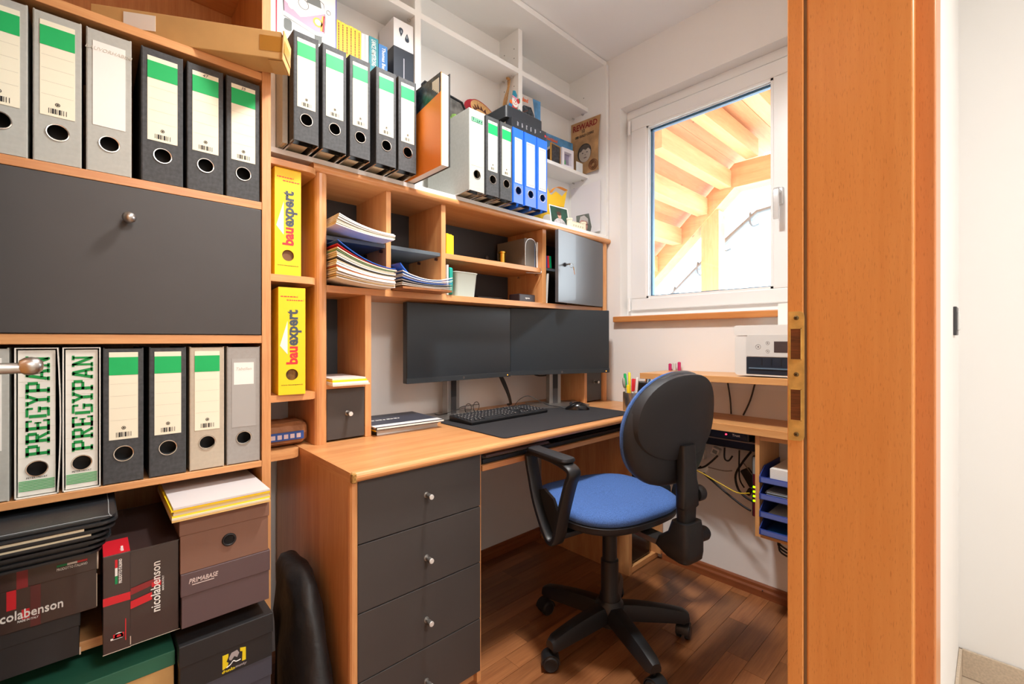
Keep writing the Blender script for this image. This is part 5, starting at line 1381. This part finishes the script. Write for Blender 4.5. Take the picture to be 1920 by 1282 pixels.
lows = [(214, 60, 60), (60, 120, 180), (220, 200, 120), (90, 110, 130), (150, 170, 190), (200, 60, 60)]
for i in range(6):
    book(['yellow-topped paperback beside the picture book', 'yellow-topped paperback, second from the picture book', 'yellow-topped paperback, third from the picture book', 'yellow-topped paperback, fourth from the picture book', 'yellow-topped paperback, fifth from the picture book', 'yellow-topped paperback next to the white ones'][i], .6245 + i * .0148, .6385 + i * .0148, .193 - .001 * (i % 3), plain('pb_%d' % i, lows[i], .5, noise=.5, nscale=90), top=.40, topmat=yellow_m, group='yellow-topped paperbacks in the white unit')
book('white paperback with an orange foot next to the yellow-topped ones', .7140, .7275, .188, paper, low=plain('pb_orange', (236, 130, 40), .5), group='white paperbacks in the white unit')
book('white paperback with an orange spot next to the teal book', .7285, .7420, .190, paper, low=plain('pb_orange', (236, 130, 40), .5), group='white paperbacks in the white unit')
book('thick teal book with white lettering on its spine', .7440, .7800, .192, plain('book_teal', (0, 128, 140), .45), title='LANCE ARMSTRONG', tm=paper)
book('blue book with white lettering beside the dark phone box', .7815, .8170, .180, plain('book_blue', (40, 112, 178), .45), title='Thomas Berg', tm=paper)
T = Thing('phone_box', 'dark blue phone box standing below the white earphone box', 'box', (.884, 1.62, SZ))
T.wadd('box_body', MB().box(.841, .927, 1.560, 1.68, SZ, SZ + .1995, bev=.0008), plain('phone_box_navy', (48, 56, 68), .35))
T.wadd('silver_line', MB().box(.8825, .8865, 1.5594, 1.5602, SZ + .06, SZ + .165), plain('phone_silver', (176, 178, 190), .35))
T = Thing('earphone_box', 'white box printed with two dark earphones on the navy phone box', 'box', (.884, 1.62, SZ + .20))
T.wadd('box_body', MB().box(.841, .926, 1.560, 1.68, SZ + .20, SZ + .307, bev=.0008), plain('box_clean_white', (236, 236, 238), .35))
for cx, cz, rot in ((.872, .262, .3), (.898, .250, -.3)):
    pts = [(cx + .0075 * math.cos(a) + .003 * math.sin(a * 2) * (1 if rot > 0 else -1), SZ + cz + .017 * math.sin(a)) for a in [2 * math.pi * k / 18 for k in range(18)]]
    e_ = T.wadd('earphone_print', MB().prism(pts, .0006, (0, 1.5602, 0), FX, FZ), plain('earphone_slate', (46, 60, 76), .3))
    T.wadd('earphone_highlight', MB().prism(ellipse(cx + .003 * rot, SZ + cz + .002, .003, .006, 10), .0005, (0, 1.5597, 0), FX, FZ), plain('earphone_grey', (150, 160, 170), .3), parent=e_)

# middle bay
T = Thing('framed_photo', 'black octagonal photo frame standing behind the grey logo binder', 'photo frame', (1.11, 1.63, SZ + .0045))
octa = [(-.11, 0), (.13, 0), (.13, .10), (.105, .135), (-.09, .155), (-.11, .13)]
T.add('backing', MB().prism(octa, .006, (0, .006, 0), FX, FZ), blk)
T.add('photo', MB().prism([(x * .93, .008 + z * .9) for x, z in octa], .0006, (0, -.0002, 0), FX, FZ), plain('photo_grey', (106, 106, 104), .4, noise=.5, nscale=30))
T.add('photo_print', MB().prism(ellipse(.07, .045, .03, .028, 14), .0004, (0, -.0008, 0), FX, FZ), plain('photo_green', (130, 170, 90), .4, noise=.6, nscale=80))
T.add('photo_print', MB().prism(ellipse(.09, .05, .013, .018, 14), .0004, (0, -.0013, 0), FX, FZ), plain('photo_skin', (206, 160, 140), .4))
T.add('bevel_rim', MB().tube([(x, -.002, z) for x, z in octa], .0042, 6, 1, None, True), blk)
HA = Thing('straw_hat', 'miniature straw hat with a red crown and brown zigzag brim', 'hat', (1.335, 1.616, SZ + .097))
hm = Matrix.Rotation(R(66), 4, 'X') @ Matrix.Rotation(R(8), 4, 'Y')
straw = plain('straw', (206, 160, 104), .8, noise=.25, nscale=140)
HA.add('brim', MB().lathe([(.045, -.006), (.075, -.004), (.098, .008), (.100, .012), (.096, .012), (.074, .002), (.044, 0)], seg=36, cap=False).xf(hm), straw, 50)
HA.add('brim_edge', MB().torus((0, 0, .011), .099, .0026, 'z', 36, 6).xf(hm), plain('hat_red', (176, 28, 48), .7), 60)
HA.add('crown', MB().lathe([(.046, -.004), (.043, -.03), (.034, -.05), (.015, -.058), (.001, -.059)], seg=28).xf(hm).xf(Matrix.Translation((0, .0, 0))), plain('hat_red', (176, 28, 48), .7), 50)
q = MB()
for k in range(18):
    a0, a1 = 2 * math.pi * k / 18, 2 * math.pi * (k + 1) / 18; am = (a0 + a1) / 2
    pts = [(r * math.cos(a), r * math.sin(a), zz) for r, a, zz in ((.058, a0, .0025), (.058, a1, .0025), (.080, am, .007))]
    vs3 = [q.bm.verts.new(p) for p in pts] + [q.bm.verts.new((p[0], p[1], p[2] - .0015)) for p in pts]
    q.bm.faces.new(vs3[:3]); q.bm.faces.new(vs3[5:2:-1])
    for i in range(3): q.bm.faces.new((vs3[i], vs3[(i + 1) % 3], vs3[3 + (i + 1) % 3], vs3[3 + i]))
HA.add('zigzag', q.xf(hm), plain('hat_brown', (84, 42, 30), .8))
HA.add('crown_red_top', MB().sphere((-.012, .055, .062), .066, (1, .24, .72), 20, 12), plain('hat_red', (176, 28, 48), .7), 60)
tag(link('note_card', MB().box(1.245, 1.365, 1.5555, 1.5572, SZ, SZ + .085).mesh('note_card', paper)), 'blank white card standing in front of the straw hat', 'card')
RF = Thing('raffia_bunch', 'bunch of raffia hanging from a shelf peg beside the straw hat', 'raffia', (1.45, 1.62, 2.14))
for k in range(7):
    a = k * .9
    RF.add('raffia_strand', MB().tube([(.034 + .002 * math.cos(a), .01 * math.sin(a) - .01, .198), (.026 + .004 * math.cos(a), -.012 + .004 * math.sin(a), .15), (.008 + .010 * math.cos(a), -.014 + .004 * math.sin(a), .09), (-.006 + .006 * math.cos(a), -.012, .03), (-.014 + .003 * math.cos(a), -.012, 0)], .0018, 5, 3), straw, 60)
RF.add('knot', MB().sphere((.029, -.008, .202), .008, (1.5, 1, .8), 10, 8), straw, 60)
T = Thing('black_box', 'black storage box with small label print lying on the blue binders', 'box', (1.37, 1.45, 1.9497))
T.wadd('box_body', MB().box(1.262, 1.470, 1.352, 1.550, 1.9497, 1.992, bev=.0015), plain('storage_black', (34, 38, 44), .45))
T.wadd('box_lid', MB().loops([[(x, y, z) for x, y in rrect(1.243 + g, 1.462 - g, 1.366 + g, 1.552 - g, .012, 3)] for z, g in ((1.9925, 0), (2.040, 0), (2.046, .006))]), plain('storage_black', (34, 38, 44), .45))
q = MB(); random.seed(5)
for c in range(5):
    for l in range(7): q.box(1.292 + c * .026, 1.292 + c * .026 + random.uniform(.004, .008), 1.3513, 1.3522, 1.965 + l * .0026, 1.9662 + l * .0026)
q.box(1.430, 1.434, 1.3513, 1.3522, 1.979, 1.983)
T.wadd('label_print', q, plain('print_grey', (170, 170, 176), .6))
T.wadd('brand_dot', MB().prism(ellipse(1.463, 1.972, .004, .005, 10), .0006, (0, 1.3522, 0), FX, FZ), red_m)
T.wadd('white_sticker', MB().box(1.2612, 1.2622, 1.39, 1.42, 1.962, 1.984), paper)
CLN = Thing('clown_figure', 'flat painted wooden clown with a brown stick above the black box', 'clown figure', (1.462, 1.553, 2.135))
def cp_(name, poly, rgb, lift=0): CLN.add(name, MB().prism(poly, .003, (0, -lift, 0), FX, FZ), plain('clown_%d_%d_%d' % rgb, rgb, .5))
cp_('leg', [(-.035, 0), (-.015, 0), (-.012, .016), (-.034, .02)], (235, 190, 40)); cp_('sleeve', [(-.036, .014), (-.016, .014), (-.012, .045), (-.026, .055), (-.036, .04)], (40, 120, 180)); cp_('glove', ellipse(-.022, .058, .009, .009, 12), (236, 110, 40), .003)
cp_('torso', [(-.016, 0), (.028, 0), (.026, .03), (.010, .05), (-.012, .044)], (214, 36, 44)); cp_('head', ellipse(.004, .066, .021, .026, 20), (240, 232, 228), .0032)
cp_('cap', [(-.014, .088), (.010, .082), (.016, .10), (.004, .118), (-.010, .114)], (40, 140, 170), .0034); cp_('cap_rim', [(-.017, .083), (.012, .076), (.014, .083), (-.015, .090)], (232, 150, 180), .005)
cp_('hair', ellipse(.022, .074, .009, .012, 12), (210, 40, 50), .0036); cp_('hair', ellipse(.031, .080, .005, .012, 10), (40, 150, 110), .003)
cp_('trousers', [(.022, 0), (.044, .006), (.05, .034), (.034, .042), (.024, .03)], (40, 150, 160), .0005)
for px, pz in ((.032, .012), (.036, .026), (.042, .018), (.028, .022)): cp_('spot', ellipse(px, pz, .0032, .0032, 10), (240, 220, 40), .0036)
CLN.add('mouth', MB().tube([(-.008, -.0066, .058), (.002, -.0066, .052), (.012, -.0066, .057)], .001, 5, 3), red_m, 60)
CLN.add('eye', MB().sphere((.0, -.0066, .072), .002), ink, 60); CLN.add('eye', MB().sphere((.011, -.0066, .073), .002), ink, 60); CLN.add('nose', MB().sphere((.005, -.007, .065), .003), red_m, 60)
CLN.add('support_rod', MB().cyl((0, .006, -.1375), (0, .006, .03), .0035, seg=10), straw, 50)
CLN.add('stick', MB().tube([(.018, -.006, .012), (.085, -.008, .052)], .0026, 8, 1), plain('stick_brown', (84, 44, 36), .6), 60)
# photo folders
sky_m = plain('folder_sky', (96, 160, 214), .4, noise=.35, nscale=16)
T = Thing('photo_folder', 'photo folder with sky print, orange lettering and a splash picture beside the divider', 'photo folder', (1.625, 1.62, SZ), R(-4))
T.add('cover', MB().box(-.10, .085, 0, .003, 0, .315), plain('folder_pale', (206, 200, 196), .4, noise=.2, nscale=12))
T.add('sky_edge', MB().prism([(.05, 0), (.085, 0), (.085, .315), (.03, .315), (.05, .2)], .0005, (0, 0, 0), FX, FZ), sky_m)
T.add('sunset_print', MB().prism([(.045, .09), (.085, .09), (.085, .20), (.05, .18)], .0005, (0, -.0006, 0), FX, FZ), plain('folder_sunset', (236, 176, 140), .4))
T.add('photo', MB().prism([(-.06, .12), (.04, .12), (.04, .23), (.02, .265), (-.03, .262), (-.06, .23)], .0005, (0, -.0006, 0), FX, FZ), plain('photo_splash', (70, 82, 92), .4, noise=1.0, nscale=45))
T.add('lettering', text_mb('Gardaland', .022, (-.085, 0, .28), FX, FZ, .03, .085, .0006, .1), plain('letter_orange', (244, 110, 40), .5))
T = Thing('photo_folder', 'blue sky photo folder with orange lettering on the lower right shelf', 'photo folder', (1.88, 1.655, SZ), R(-3))
T.add('cover', MB().box(-.155, .135, 0, .003, 0, .200), sky_m)
T.add('ring_print', MB().tube([(-.01 + .092 * math.cos(R(a)), -.001, .045 + .092 * math.sin(R(a))) for a in range(-20, 201, 10)], .006, 6, 1), plain('ring_cream', (226, 220, 206), .5), 60)
T.add('photo', MB().prism(ellipse(-.01, .066, .085, .062, 30), .0005, (0, -.0002, 0), FX, FZ), plain('photo_dark', (70, 52, 48), .4, noise=.8, nscale=30))
T.add('purple_print', MB().prism([(.08, 0), (.134, 0), (.134, .06), (.07, .13)], .0005, (0, -.0002, 0), FX, FZ), plain('folder_purple', (70, 70, 150), .4))
T.add('lettering', text_mb('Gardaland', .020, (-.075, 0, .165), FX, FZ, .03, .085, .0006, .1), plain('letter_orange', (244, 110, 40), .5))
T = Thing('framed_photo', 'small dark patterned photo frame on the lower right shelf', 'photo frame', (1.786, 1.575, SZ), R(6))
T.add('frame', MB().box(-.04, .045, 0, .010, 0, .105, bev=.001), plain('frame_gilt', (176, 130, 60), .5))
T.add('picture', MB().box(-.036, .036, -.001, .001, .006, .098), plain('picture_dark', (58, 62, 70), .4, noise=.9, nscale=70))
T = Thing('framed_photo', 'small white box frame with a pale picture on the lower right shelf', 'photo frame', (1.885, 1.575, SZ), R(-4))
q = MB()
for b in ((-.045, -.028, 0, .11), (.028, .045, 0, .11), (-.028, .028, 0, .02), (-.028, .028, .09, .11)): q.box(b[0], b[1], 0, .03, b[2], b[3])
T.add('frame', q, plain('frame_white', (232, 230, 238), .4))
T.add('picture', MB().box(-.028, .028, .022, .026, .02, .09), plain('picture_mauve', (160, 150, 176), .4, noise=.3, nscale=30))
T.add('green_motif', MB().loops([[(.006 * s * math.cos(a) - .004, .019 + .002 * math.sin(a), z) for a in [2 * math.pi * k / 10 for k in range(10)]] for z, s in ((.02, 1), (.04, .8), (.055, .2))]), plain('motif_green', (90, 190, 120), .5), 60)
tag(link('paper_sheet', MB().box(1.940, 1.996, 1.562, 1.5635, SZ, SZ + .055).xf(Matrix.Identity(4)).mesh('paper_sheet', plain('sheet_pale_blue', (222, 228, 232), .6))), 'pale loose sheet at the end of the lower right shelf', 'paper')
# poster on the right side panel (curls at the free edge)
PO = Thing('poster', 'curled brown parchment wanted-style poster with a portrait on the side panel', 'poster', (2.03, 1.57, 2.0))
parch = plain('parchment', (190, 150, 104), .8, noise=.3, nscale=14)
n = 12
def psurf(s, t):   # s along -y (0 back .. 1 front), t up
    y = 1.672 - .206 * s
    x = 2.033 - .004 - .018 * s * s * (1 - t) - .010 * math.sin(math.pi * t) * s
    return Vector((x, y, 2.000 + .305 * t + .010 * (1 - s)))
mb = MB()
gr = [[mb.bm.verts.new(psurf(i / n, j / n)) for j in range(n + 1)] for i in range(n + 1)]
g2 = [[mb.bm.verts.new(psurf(i / n, j / n) + Vector((.0006, 0, 0))) for j in range(n + 1)] for i in range(n + 1)]
for i in range(n):
    for j in range(n):
        mb.bm.faces.new((gr[i][j], gr[i + 1][j], gr[i + 1][j + 1], gr[i][j + 1])); mb.bm.faces.new((g2[i][j], g2[i][j + 1], g2[i + 1][j + 1], g2[i + 1][j]))
sheet = PO.wadd('sheet', mb, parch, 60)
def on_poster(mbx, lift=.0012):
    for v in mbx.bm.verts:
        p = psurf(v.co.x, v.co.y); v.co = p + Vector((-lift - v.co.z, 0, 0))
    return mbx
def ptext(s_, hgt, sx, ty, wd, b=.02): return on_poster(text_mb(s_, hgt, (sx, ty, 0), (1, 0, 0), (0, 1, 0), b, wd, .0002))
PO.wadd('lettering', ptext('REWARD', .115, .08, .835, .84, .03), plain('poster_red', (140, 40, 34), .7), parent=sheet)
PO.wadd('lettering', ptext('10', .07, .40, .765, .10), ink, parent=sheet)
PO.wadd('lettering', ptext('000 GOLD COINS', .05, .16, .69, .66), ink, parent=sheet)
ell = lambda cx, cy, rx, ry, z=0: on_poster(MB().prism(ellipse(cx, cy, rx, ry, 24), .0003, (0, 0, z), (1, 0, 0), (0, 1, 0)))
PO.wadd('portrait', ell(.50, .385, .25, .170), plain('portrait_dark', (58, 52, 48), .7), parent=sheet)
PO.wadd('portrait', ell(.515, .365, .215, .150, .0006), plain('portrait_skin', (198, 186, 170), .7), parent=sheet)
PO.wadd('portrait', on_poster(MB().prism([(.30, .42), (.36, .51), (.52, .535), (.68, .50), (.73, .40), (.64, .455), (.55, .43), (.46, .46), (.38, .42)], .0003, (0, 0, .001), (1, 0, 0), (0, 1, 0))), plain('portrait_hair', (92, 84, 76), .7), parent=sheet)
for (cx, cy, rx, ry) in ((.44, .385, .030, .008), (.60, .385, .030, .008), (.53, .345, .016, .006)): PO.wadd('portrait', ell(cx, cy, rx, ry, .0012), plain('portrait_dark', (58, 52, 48), .7), parent=sheet)
PO.wadd('portrait', ell(.53, .292, .062, .010, .0012), plain('portrait_lips', (120, 100, 92), .7), parent=sheet)
q = MB()
for rr in (.05, .085, .12):
    q.tube([(.82 + rr * 1.3 * math.cos(a), .12 + rr * .75 * math.sin(a), 0) for a in [2 * math.pi * k / 24 for k in range(24)]], .006, 4, 1, None, True)
PO.wadd('stamp', on_poster(q, .001), plain('poster_stamp', (120, 76, 48), .7), parent=sheet)
# below: white sheet on the panel, photographs, small model
tag(link('paper_sheet', MB().ring_loft([[(2.033 - .012 * (k / 8) ** 2, 1.676 - .215 * k / 8, 1.668), (2.033 - .012 * (k / 8) ** 2, 1.676 - .215 * k / 8, 1.945), (2.0336 - .012 * (k / 8) ** 2, 1.676 - .215 * k / 8, 1.945), (2.0336 - .012 * (k / 8) ** 2, 1.676 - .215 * k / 8, 1.668)] for k in range(9)]).mesh('paper_sheet', plain('sheet_white_lilac', (232, 230, 234), .7), 60)), 'large blank white sheet pinned to the side panel below the poster', 'paper')
T = Thing('photograph', 'glossy green-toned photo print leaning next to the blue binders', 'photograph', (1.705, 1.470, TZ), R(-3))
m = Matrix.Rotation(R(-10), 4, 'X')
T.add('print', MB().box(-.066, .066, 0, .0012, 0, .105).xf(m), paper)
T.add('picture', MB().box(-.060, .060, -.0006, .0001, .006, .099).xf(m), plain('photo_deep_green', (24, 84, 72), .3, noise=.5, nscale=18))
T.add('figure', MB().prism([(-.05, .008), (.045, .008), (.03, .030), (.012, .042), (-.02, .04), (-.04, .026)], .0005, (0, -.0006, 0), FX, FZ).xf(m), plain('photo_shirt', (206, 204, 206), .4, noise=.3, nscale=80))
T.add('figure', MB().prism(ellipse(-.002, .055, .013, .016, 14), .0005, (0, -.0011, 0), FX, FZ).xf(m), plain('photo_skin', (206, 160, 140), .4))
T.add('figure', MB().prism(ellipse(-.004, .066, .016, .010, 14), .0005, (0, -.0015, 0), FX, FZ).xf(m), plain('photo_hair', (74, 44, 36), .4))
T = Thing('photograph', 'cut-out portrait photo of a grey-haired head at the end of the white bottom board', 'photograph', (1.895, 1.475, TZ), R(-8))
T.add('print', MB().prism([(-.050, 0), (.045, -.0), (.055, .04), (.035, .108), (-.055, .080)], .0012, (0, 0, 0), FX, FZ), plain('photo_grey_green', (90, 96, 90), .4, noise=.4, nscale=20))
T.add('figure', MB().prism(ellipse(-.004, .040, .030, .036, 18), .0005, (0, -.0012, 0), FX, FZ), plain('portrait_warm', (178, 130, 116), .4, noise=.35, nscale=70))
T.add('figure', MB().prism([(-.036, .05), (-.028, .08), (0, .092), (.028, .078), (.030, .05), (.018, .064), (-.02, .064)], .0005, (0, -.0017, 0), FX, FZ), plain('portrait_grey_hair', (176, 172, 170), .5))
T.add('spectacles', MB().tube([(-.026, -.003, .048), (-.012, -.003, .044), (0, -.003, .046), (.012, -.003, .044), (.026, -.003, .048)], .0012, 5, 2), ink)
T = Thing('model_castle', 'small cream plastic castle model in front of the photographs', 'model', (1.800, 1.4485, TZ))
cs = plain('castle_cream', (232, 226, 200), .5)
T.add('wall', MB().box(-.055, .055, -.012, .012, 0, .024), cs)
for k in range(9): T.add('battlement', MB().box(-.054 + k * .0125, -.0465 + k * .0125, -.012, .012, .024, .030), cs)
for x in (-.055, .055):
    T.add('tower', MB().lathe([(.014, 0), (.013, .034), (.0155, .035), (.0155, .043), (.012, .043), (.012, .037)], (x, 0, 0), 'z', 14), cs, 40)
q = MB()
for k in range(5): q.box(-.04 + k * .018, -.032 + k * .018, -.0126, -.0118, .006, .015)
T.add('arch', q, plain('castle_shadow', (190, 180, 150), .6))
T = Thing('paper_bag', 'yellow paper party bag with pointed flaps behind the green photograph', 'bag', (1.76, 1.60, TZ))
yb_ = plain('bag_yellow', (246, 200, 30), .5)
T.add('bag_body', MB().loops([[(x, y, z) for x, y in rrect(-.10 * s, .075 * s, -.03, .03, .008, 3)] for z, s in ((0, .95), (.10, 1), (.155, .9), (.19, .7))]), yb_, 40)
T.add('flap', MB().prism([(-.10, 0), (-.06, .07), (-.02, .02), (.02, .05), (.07, .035), (.11, .075), (.085, -.02), (-.09, -.03)], .003, (0, -.028, .165), FX, FZ), yb_)
T.add('handle', MB().tube([(-.02, -.03, .20), (.0, -.034, .225), (.04, -.034, .24), (.10, -.034, .236)], .0, smooth=4, flat=((0, 1, 0), .022, .002)), plain('bag_orange', (240, 150, 30), .5))
T.add('white_motif', MB().prism(ellipse(-.03, .05, .05, .035, 20), .0008, (0, -.030, 0), FX, FZ), paper)

# ================================================================ OFFICE CHAIR
CH = Thing('office_chair', 'blue upholstered swivel chair with a black plastic shell and five-star base', 'office chair', (1.366, .947, 0), R(-10))
def sup(rx, ry, n, cy=0, k=40, front=1.0):
    out = []
    for i in range(k):
        a = 2 * math.pi * i / k
        ca, sa = math.cos(a), math.sin(a)
        out.append((rx * math.copysign(abs(ca) ** (2 / n), ca), cy + ry * math.copysign(abs(sa) ** (2 / n), sa)))
    return out
def layer(rx, ry, n, cy, zf): return [(x, y, zf(x, y)) for x, y in sup(rx, ry, n, cy)]
dish = lambda x, y: -.10 * max(0, (y - .14)) * 1.0       # waterfall front
sb = [layer(.18, .17, 2.6, .03, lambda x, y: .452), layer(.215, .205, 2.8, .03, lambda x, y: .455 + dish(x, y)), layer(.232, .222, 2.9, .03, lambda x, y: .468 + dish(x, y)), layer(.236, .226, 3, .03, lambda x, y: .486 + dish(x, y)), layer(.230, .220, 3, .03, lambda x, y: .490 + dish(x, y))]
CH.add('seat_shell', MB().loops(sb), blk2, 50)
st = [layer(.228, .218, 3, .03, lambda x, y: .487 + dish(x, y)), layer(.236, .226, 3, .03, lambda x, y: .498 + dish(x, y)), layer(.234, .224, 3, .03, lambda x, y: .512 + dish(x, y)), layer(.220, .210, 2.9, .03, lambda x, y: .523 + dish(x, y)),
      layer(.18, .172, 2.7, .03, lambda x, y: .528 + dish(x, y)), layer(.11, .105, 2.4, .03, lambda x, y: .526), layer(.03, .03, 2, .03, lambda x, y: .525)]
CH.add('seat', MB().loops(st), blue_fab, 60)
# backrest: outline in x-z, thickness along y, leaning back and slightly curved
def bo(s, k=44):
    out = []
    for i in range(k):
        a = 2 * math.pi * i / k
        ca, sa = math.cos(a), math.sin(a)
        up = sa > 0
        n = 2.02 if up else 2.7
        rx = .192; rz = .182 if up else .172
        out.append((s * rx * math.copysign(abs(ca) ** (2 / n), ca) * (1 - (.06 * -sa if not up else 0)), s * rz * math.copysign(abs(sa) ** (2 / n), sa)))
    return out
def bl(s, yoff):
    zc = .800
    r = []
    for x, z in bo(s):
        y = -.275 - yoff - .10 * (z) + .9 * x * x        # leans back, wraps round the sitter
        r.append((x, y, zc + z))
    return r
shell = [bl(.90, -.010), bl(.975, -.004), bl(1.0, .006), bl(.99, .018), bl(.95, .027), bl(.86, .033), bl(.6, .036), bl(.3, .037), bl(.05, .037)]
CH.add('backrest_shell', MB().loops(shell), blk2, 60)
pad = [bl(.05, -.040), bl(.4, -.040), bl(.7, -.038), bl(.88, -.032), bl(.965, -.020), bl(.985, -.008), bl(.95, -.003)]
CH.add('backrest', MB().loops(pad), blue_fab, 60)
# raised oval panel on the shell
def pl_(s, yoff, cz=.825):
    r = []
    for i in range(44):
        a = 2 * math.pi * i / 44
        ca, sa = math.cos(a), math.sin(a)
        x = .183 * s * math.copysign(abs(ca) ** .85, ca)
        z = (cz - .80) + (.148 if sa > 0 else .112) * s * math.copysign(abs(sa) ** .9, sa)
        r.append((x, -.275 - yoff - .10 * z + .9 * x * x, .80 + z))
    return r
CH.add('shell_panel', MB().loops([pl_(1.0, .012), pl_(.995, .038), pl_(.985, .0415), pl_(.95, .0435), pl_(.6, .047), pl_(.05, .0475)]), blk2, 28)
# spine bar, sleeve, knobs
sp = [[(x, y, z) for x, y in rrect(-.034 * w_, .034 * w_, -.335 + dy, -.300 + dy, .010, 3)] for z, w_, dy in ((.46, .85, 0), (.54, .85, 0), (.570, .9, 0), (.577, 1.1, -.004), (.632, 1.1, -.004), (.655, .95, -.002), (.76, .85, .002))]
CH.add('spine_bar', MB().loops(sp), blk, 40)
lw_ = [[(x, y, z) for x, y in rrect(-.046 * a, .046 * a, -.352 + c, -.290 + b, .016, 4)] for z, a, b, c in ((.410, .70, -.01, .012), (.420, .92, .02, .002), (.442, 1.0, .058, 0), (.470, 1.0, .045, 0), (.495, .98, .012, 0), (.532, .92, .0, .004))]
CH.add('spine_sleeve', MB().loops(lw_), blk, 45)
CH.add('bracket', MB().box(-.028, .028, -.30, .02, .432, .448), steel)
CH.add('height_knob', MB().lathe([(.012, .020), (.012, .036), (.022, .037), (.024, .042), (.024, .062), (.021, .067), (.010, .067), (.008, .062), (.001, .062)], (0, -.322, .606), 'x', 24), blk, 40)
CH.add('tilt_knob', MB().lathe([(.020, .03), (.022, .05), (.023, .096), (.020, .103), (.001, .104)], (0, -.312, .470), 'x', 24), blk, 40)
# mechanism and gas column
CH.add('mechanism', MB().box(-.075, .075, -.10, .11, .415, .456, bev=.006), blk)
CH.add('tilt_lever', MB().tube([(.06, .0, .43), (.20, .02, .43), (.235, .022, .425)], .005, 8, 3), blk, 50)
CH.add('gas_column', MB().lathe([(.014, .30), (.014, .42)], seg=20), chrome, 40)
CH.add('column_cover', MB().lathe([(.036, .125), (.036, .16), (.031, .17), (.031, .285), (.026, .29), (.026, .415)], seg=28), blk, 35)
hub = CH.add('base_hub', MB().lathe([(.030, .050), (.048, .062), (.052, .11), (.050, .132), (.040, .142), (.038, .146)], seg=30), blk, 40)
for i, ang in enumerate((38, 110, 182, 254, 326)):
    m = Matrix.Rotation(R(ang), 4, 'Z')
    secs = []
    for t in (0, .25, .5, .75, .93, 1.0):
        x = .025 + .255 * t
        wd = .032 - .008 * t - (.006 if t == 1 else 0)
        top = .134 - .030 * t * t - (.006 if t == 1 else 0); bot = .082 - .014 * t + (.004 if t == 1 else 0)
        wt = wd * .66
        secs.append([m @ Vector(p) for p in ((x, -wd, bot), (x, wd, bot), (x, wd, (top + bot) / 2), (x, wt, top - .002), (x, wt * .5, top), (x, -wt * .5, top), (x, -wt, top - .002), (x, -wd, (top + bot) / 2))])
    leg = CH.add('base_leg', MB().loops(secs), blk, 40)
    # twin caster, swivelled
    sw_ = (25, 70, -35, 20, 60)[i]
    mc = m @ Matrix.Translation((.262, 0, 0)) @ Matrix.Rotation(R(sw_), 4, 'Z')
    c_ = MB()
    for sgn in (-1, 1):
        c_.lathe([(.001, sgn * .005), (.022, sgn * .005), (.0262, sgn * .008), (.0262, sgn * .020), (.021, sgn * .0245), (.018, sgn * .0235), (.001, sgn * .0235)], (.012, 0, .0264), 'y', 24)
    CH.add('caster', c_.xf(mc), blk, 35)
    hd_ = MB()
    arc = [(.012 + .0305 * math.cos(R(a)), .0264 + .0305 * math.sin(R(a))) for a in range(0, 185, 15)]
    inn = [(.012 + .0275 * math.cos(R(a)), .0264 + .0275 * math.sin(R(a))) for a in range(180, -5, -15)]
    hd_.prism(arc + inn, .044, (0, .022, 0), (1, 0, 0), (0, 0, 1))
    hd_.cyl((0, 0, .055), (0, 0, .072), .0085, seg=12)
    CH.add('caster_hood', hd_.xf(mc), blk, 35)
# arm loops
for sgn in (-1, 1):
    X = sgn * .282
    path = [(X, -.115, .684), (X, -.05, .695), (X, .045, .697), (X, .080, .690), (X, .092, .675), (X, .074, .61), (X, .045, .53), (X, -.005, .452), (X, -.035, .430), (X, -.058, .452), (X, -.083, .54), (X, -.113, .63), (X, -.130, .668)]
    arm = CH.add('armrest', MB().tube(path, 0, smooth=4, flat=((1, 0, 0), .046, .019), closed=True), blk, 50)
    CH.add('arm_pad', MB().loops([[(X + x, y, z) for x, y in rrect(-.027 + g, .027 - g, -.115 + g, .090 - g, .014, 3)] for z, g in ((.699, .002), (.704, 0), (.711, .002), (.714, .008))]), blk2, 45, parent=arm)
    CH.add('arm_guard', MB().prism([(-.055, .44), (.01, .44), (.075, .545), (.07, .565), (.03, .58), (-.02, .56), (-.05, .51)], .010, (X - sgn * .012 - .005, 0, 0), (0, 1, 0), (0, 0, 1)), blk2, 45, parent=arm)
    CH.add('arm_bracket', MB().box(min(X, sgn * .06), max(X, sgn * .06), -.045, .03, .432, .450, bev=.004), blk, 40, parent=arm)

# fine print and fine ribbing, too small to pick apart piece by piece
for o in bpy.data.objects:
    if o.name.split('.')[0] in ('ruled_lines', 'barcode', 'label_brackets', 'slot_rib', 'label_print', 'small_print', 'print_blocks', 'cover_lines', 'title_print', 'spine_print', 'stripe_band', 'status_light_row'):
        o['kind'] = 'stuff'
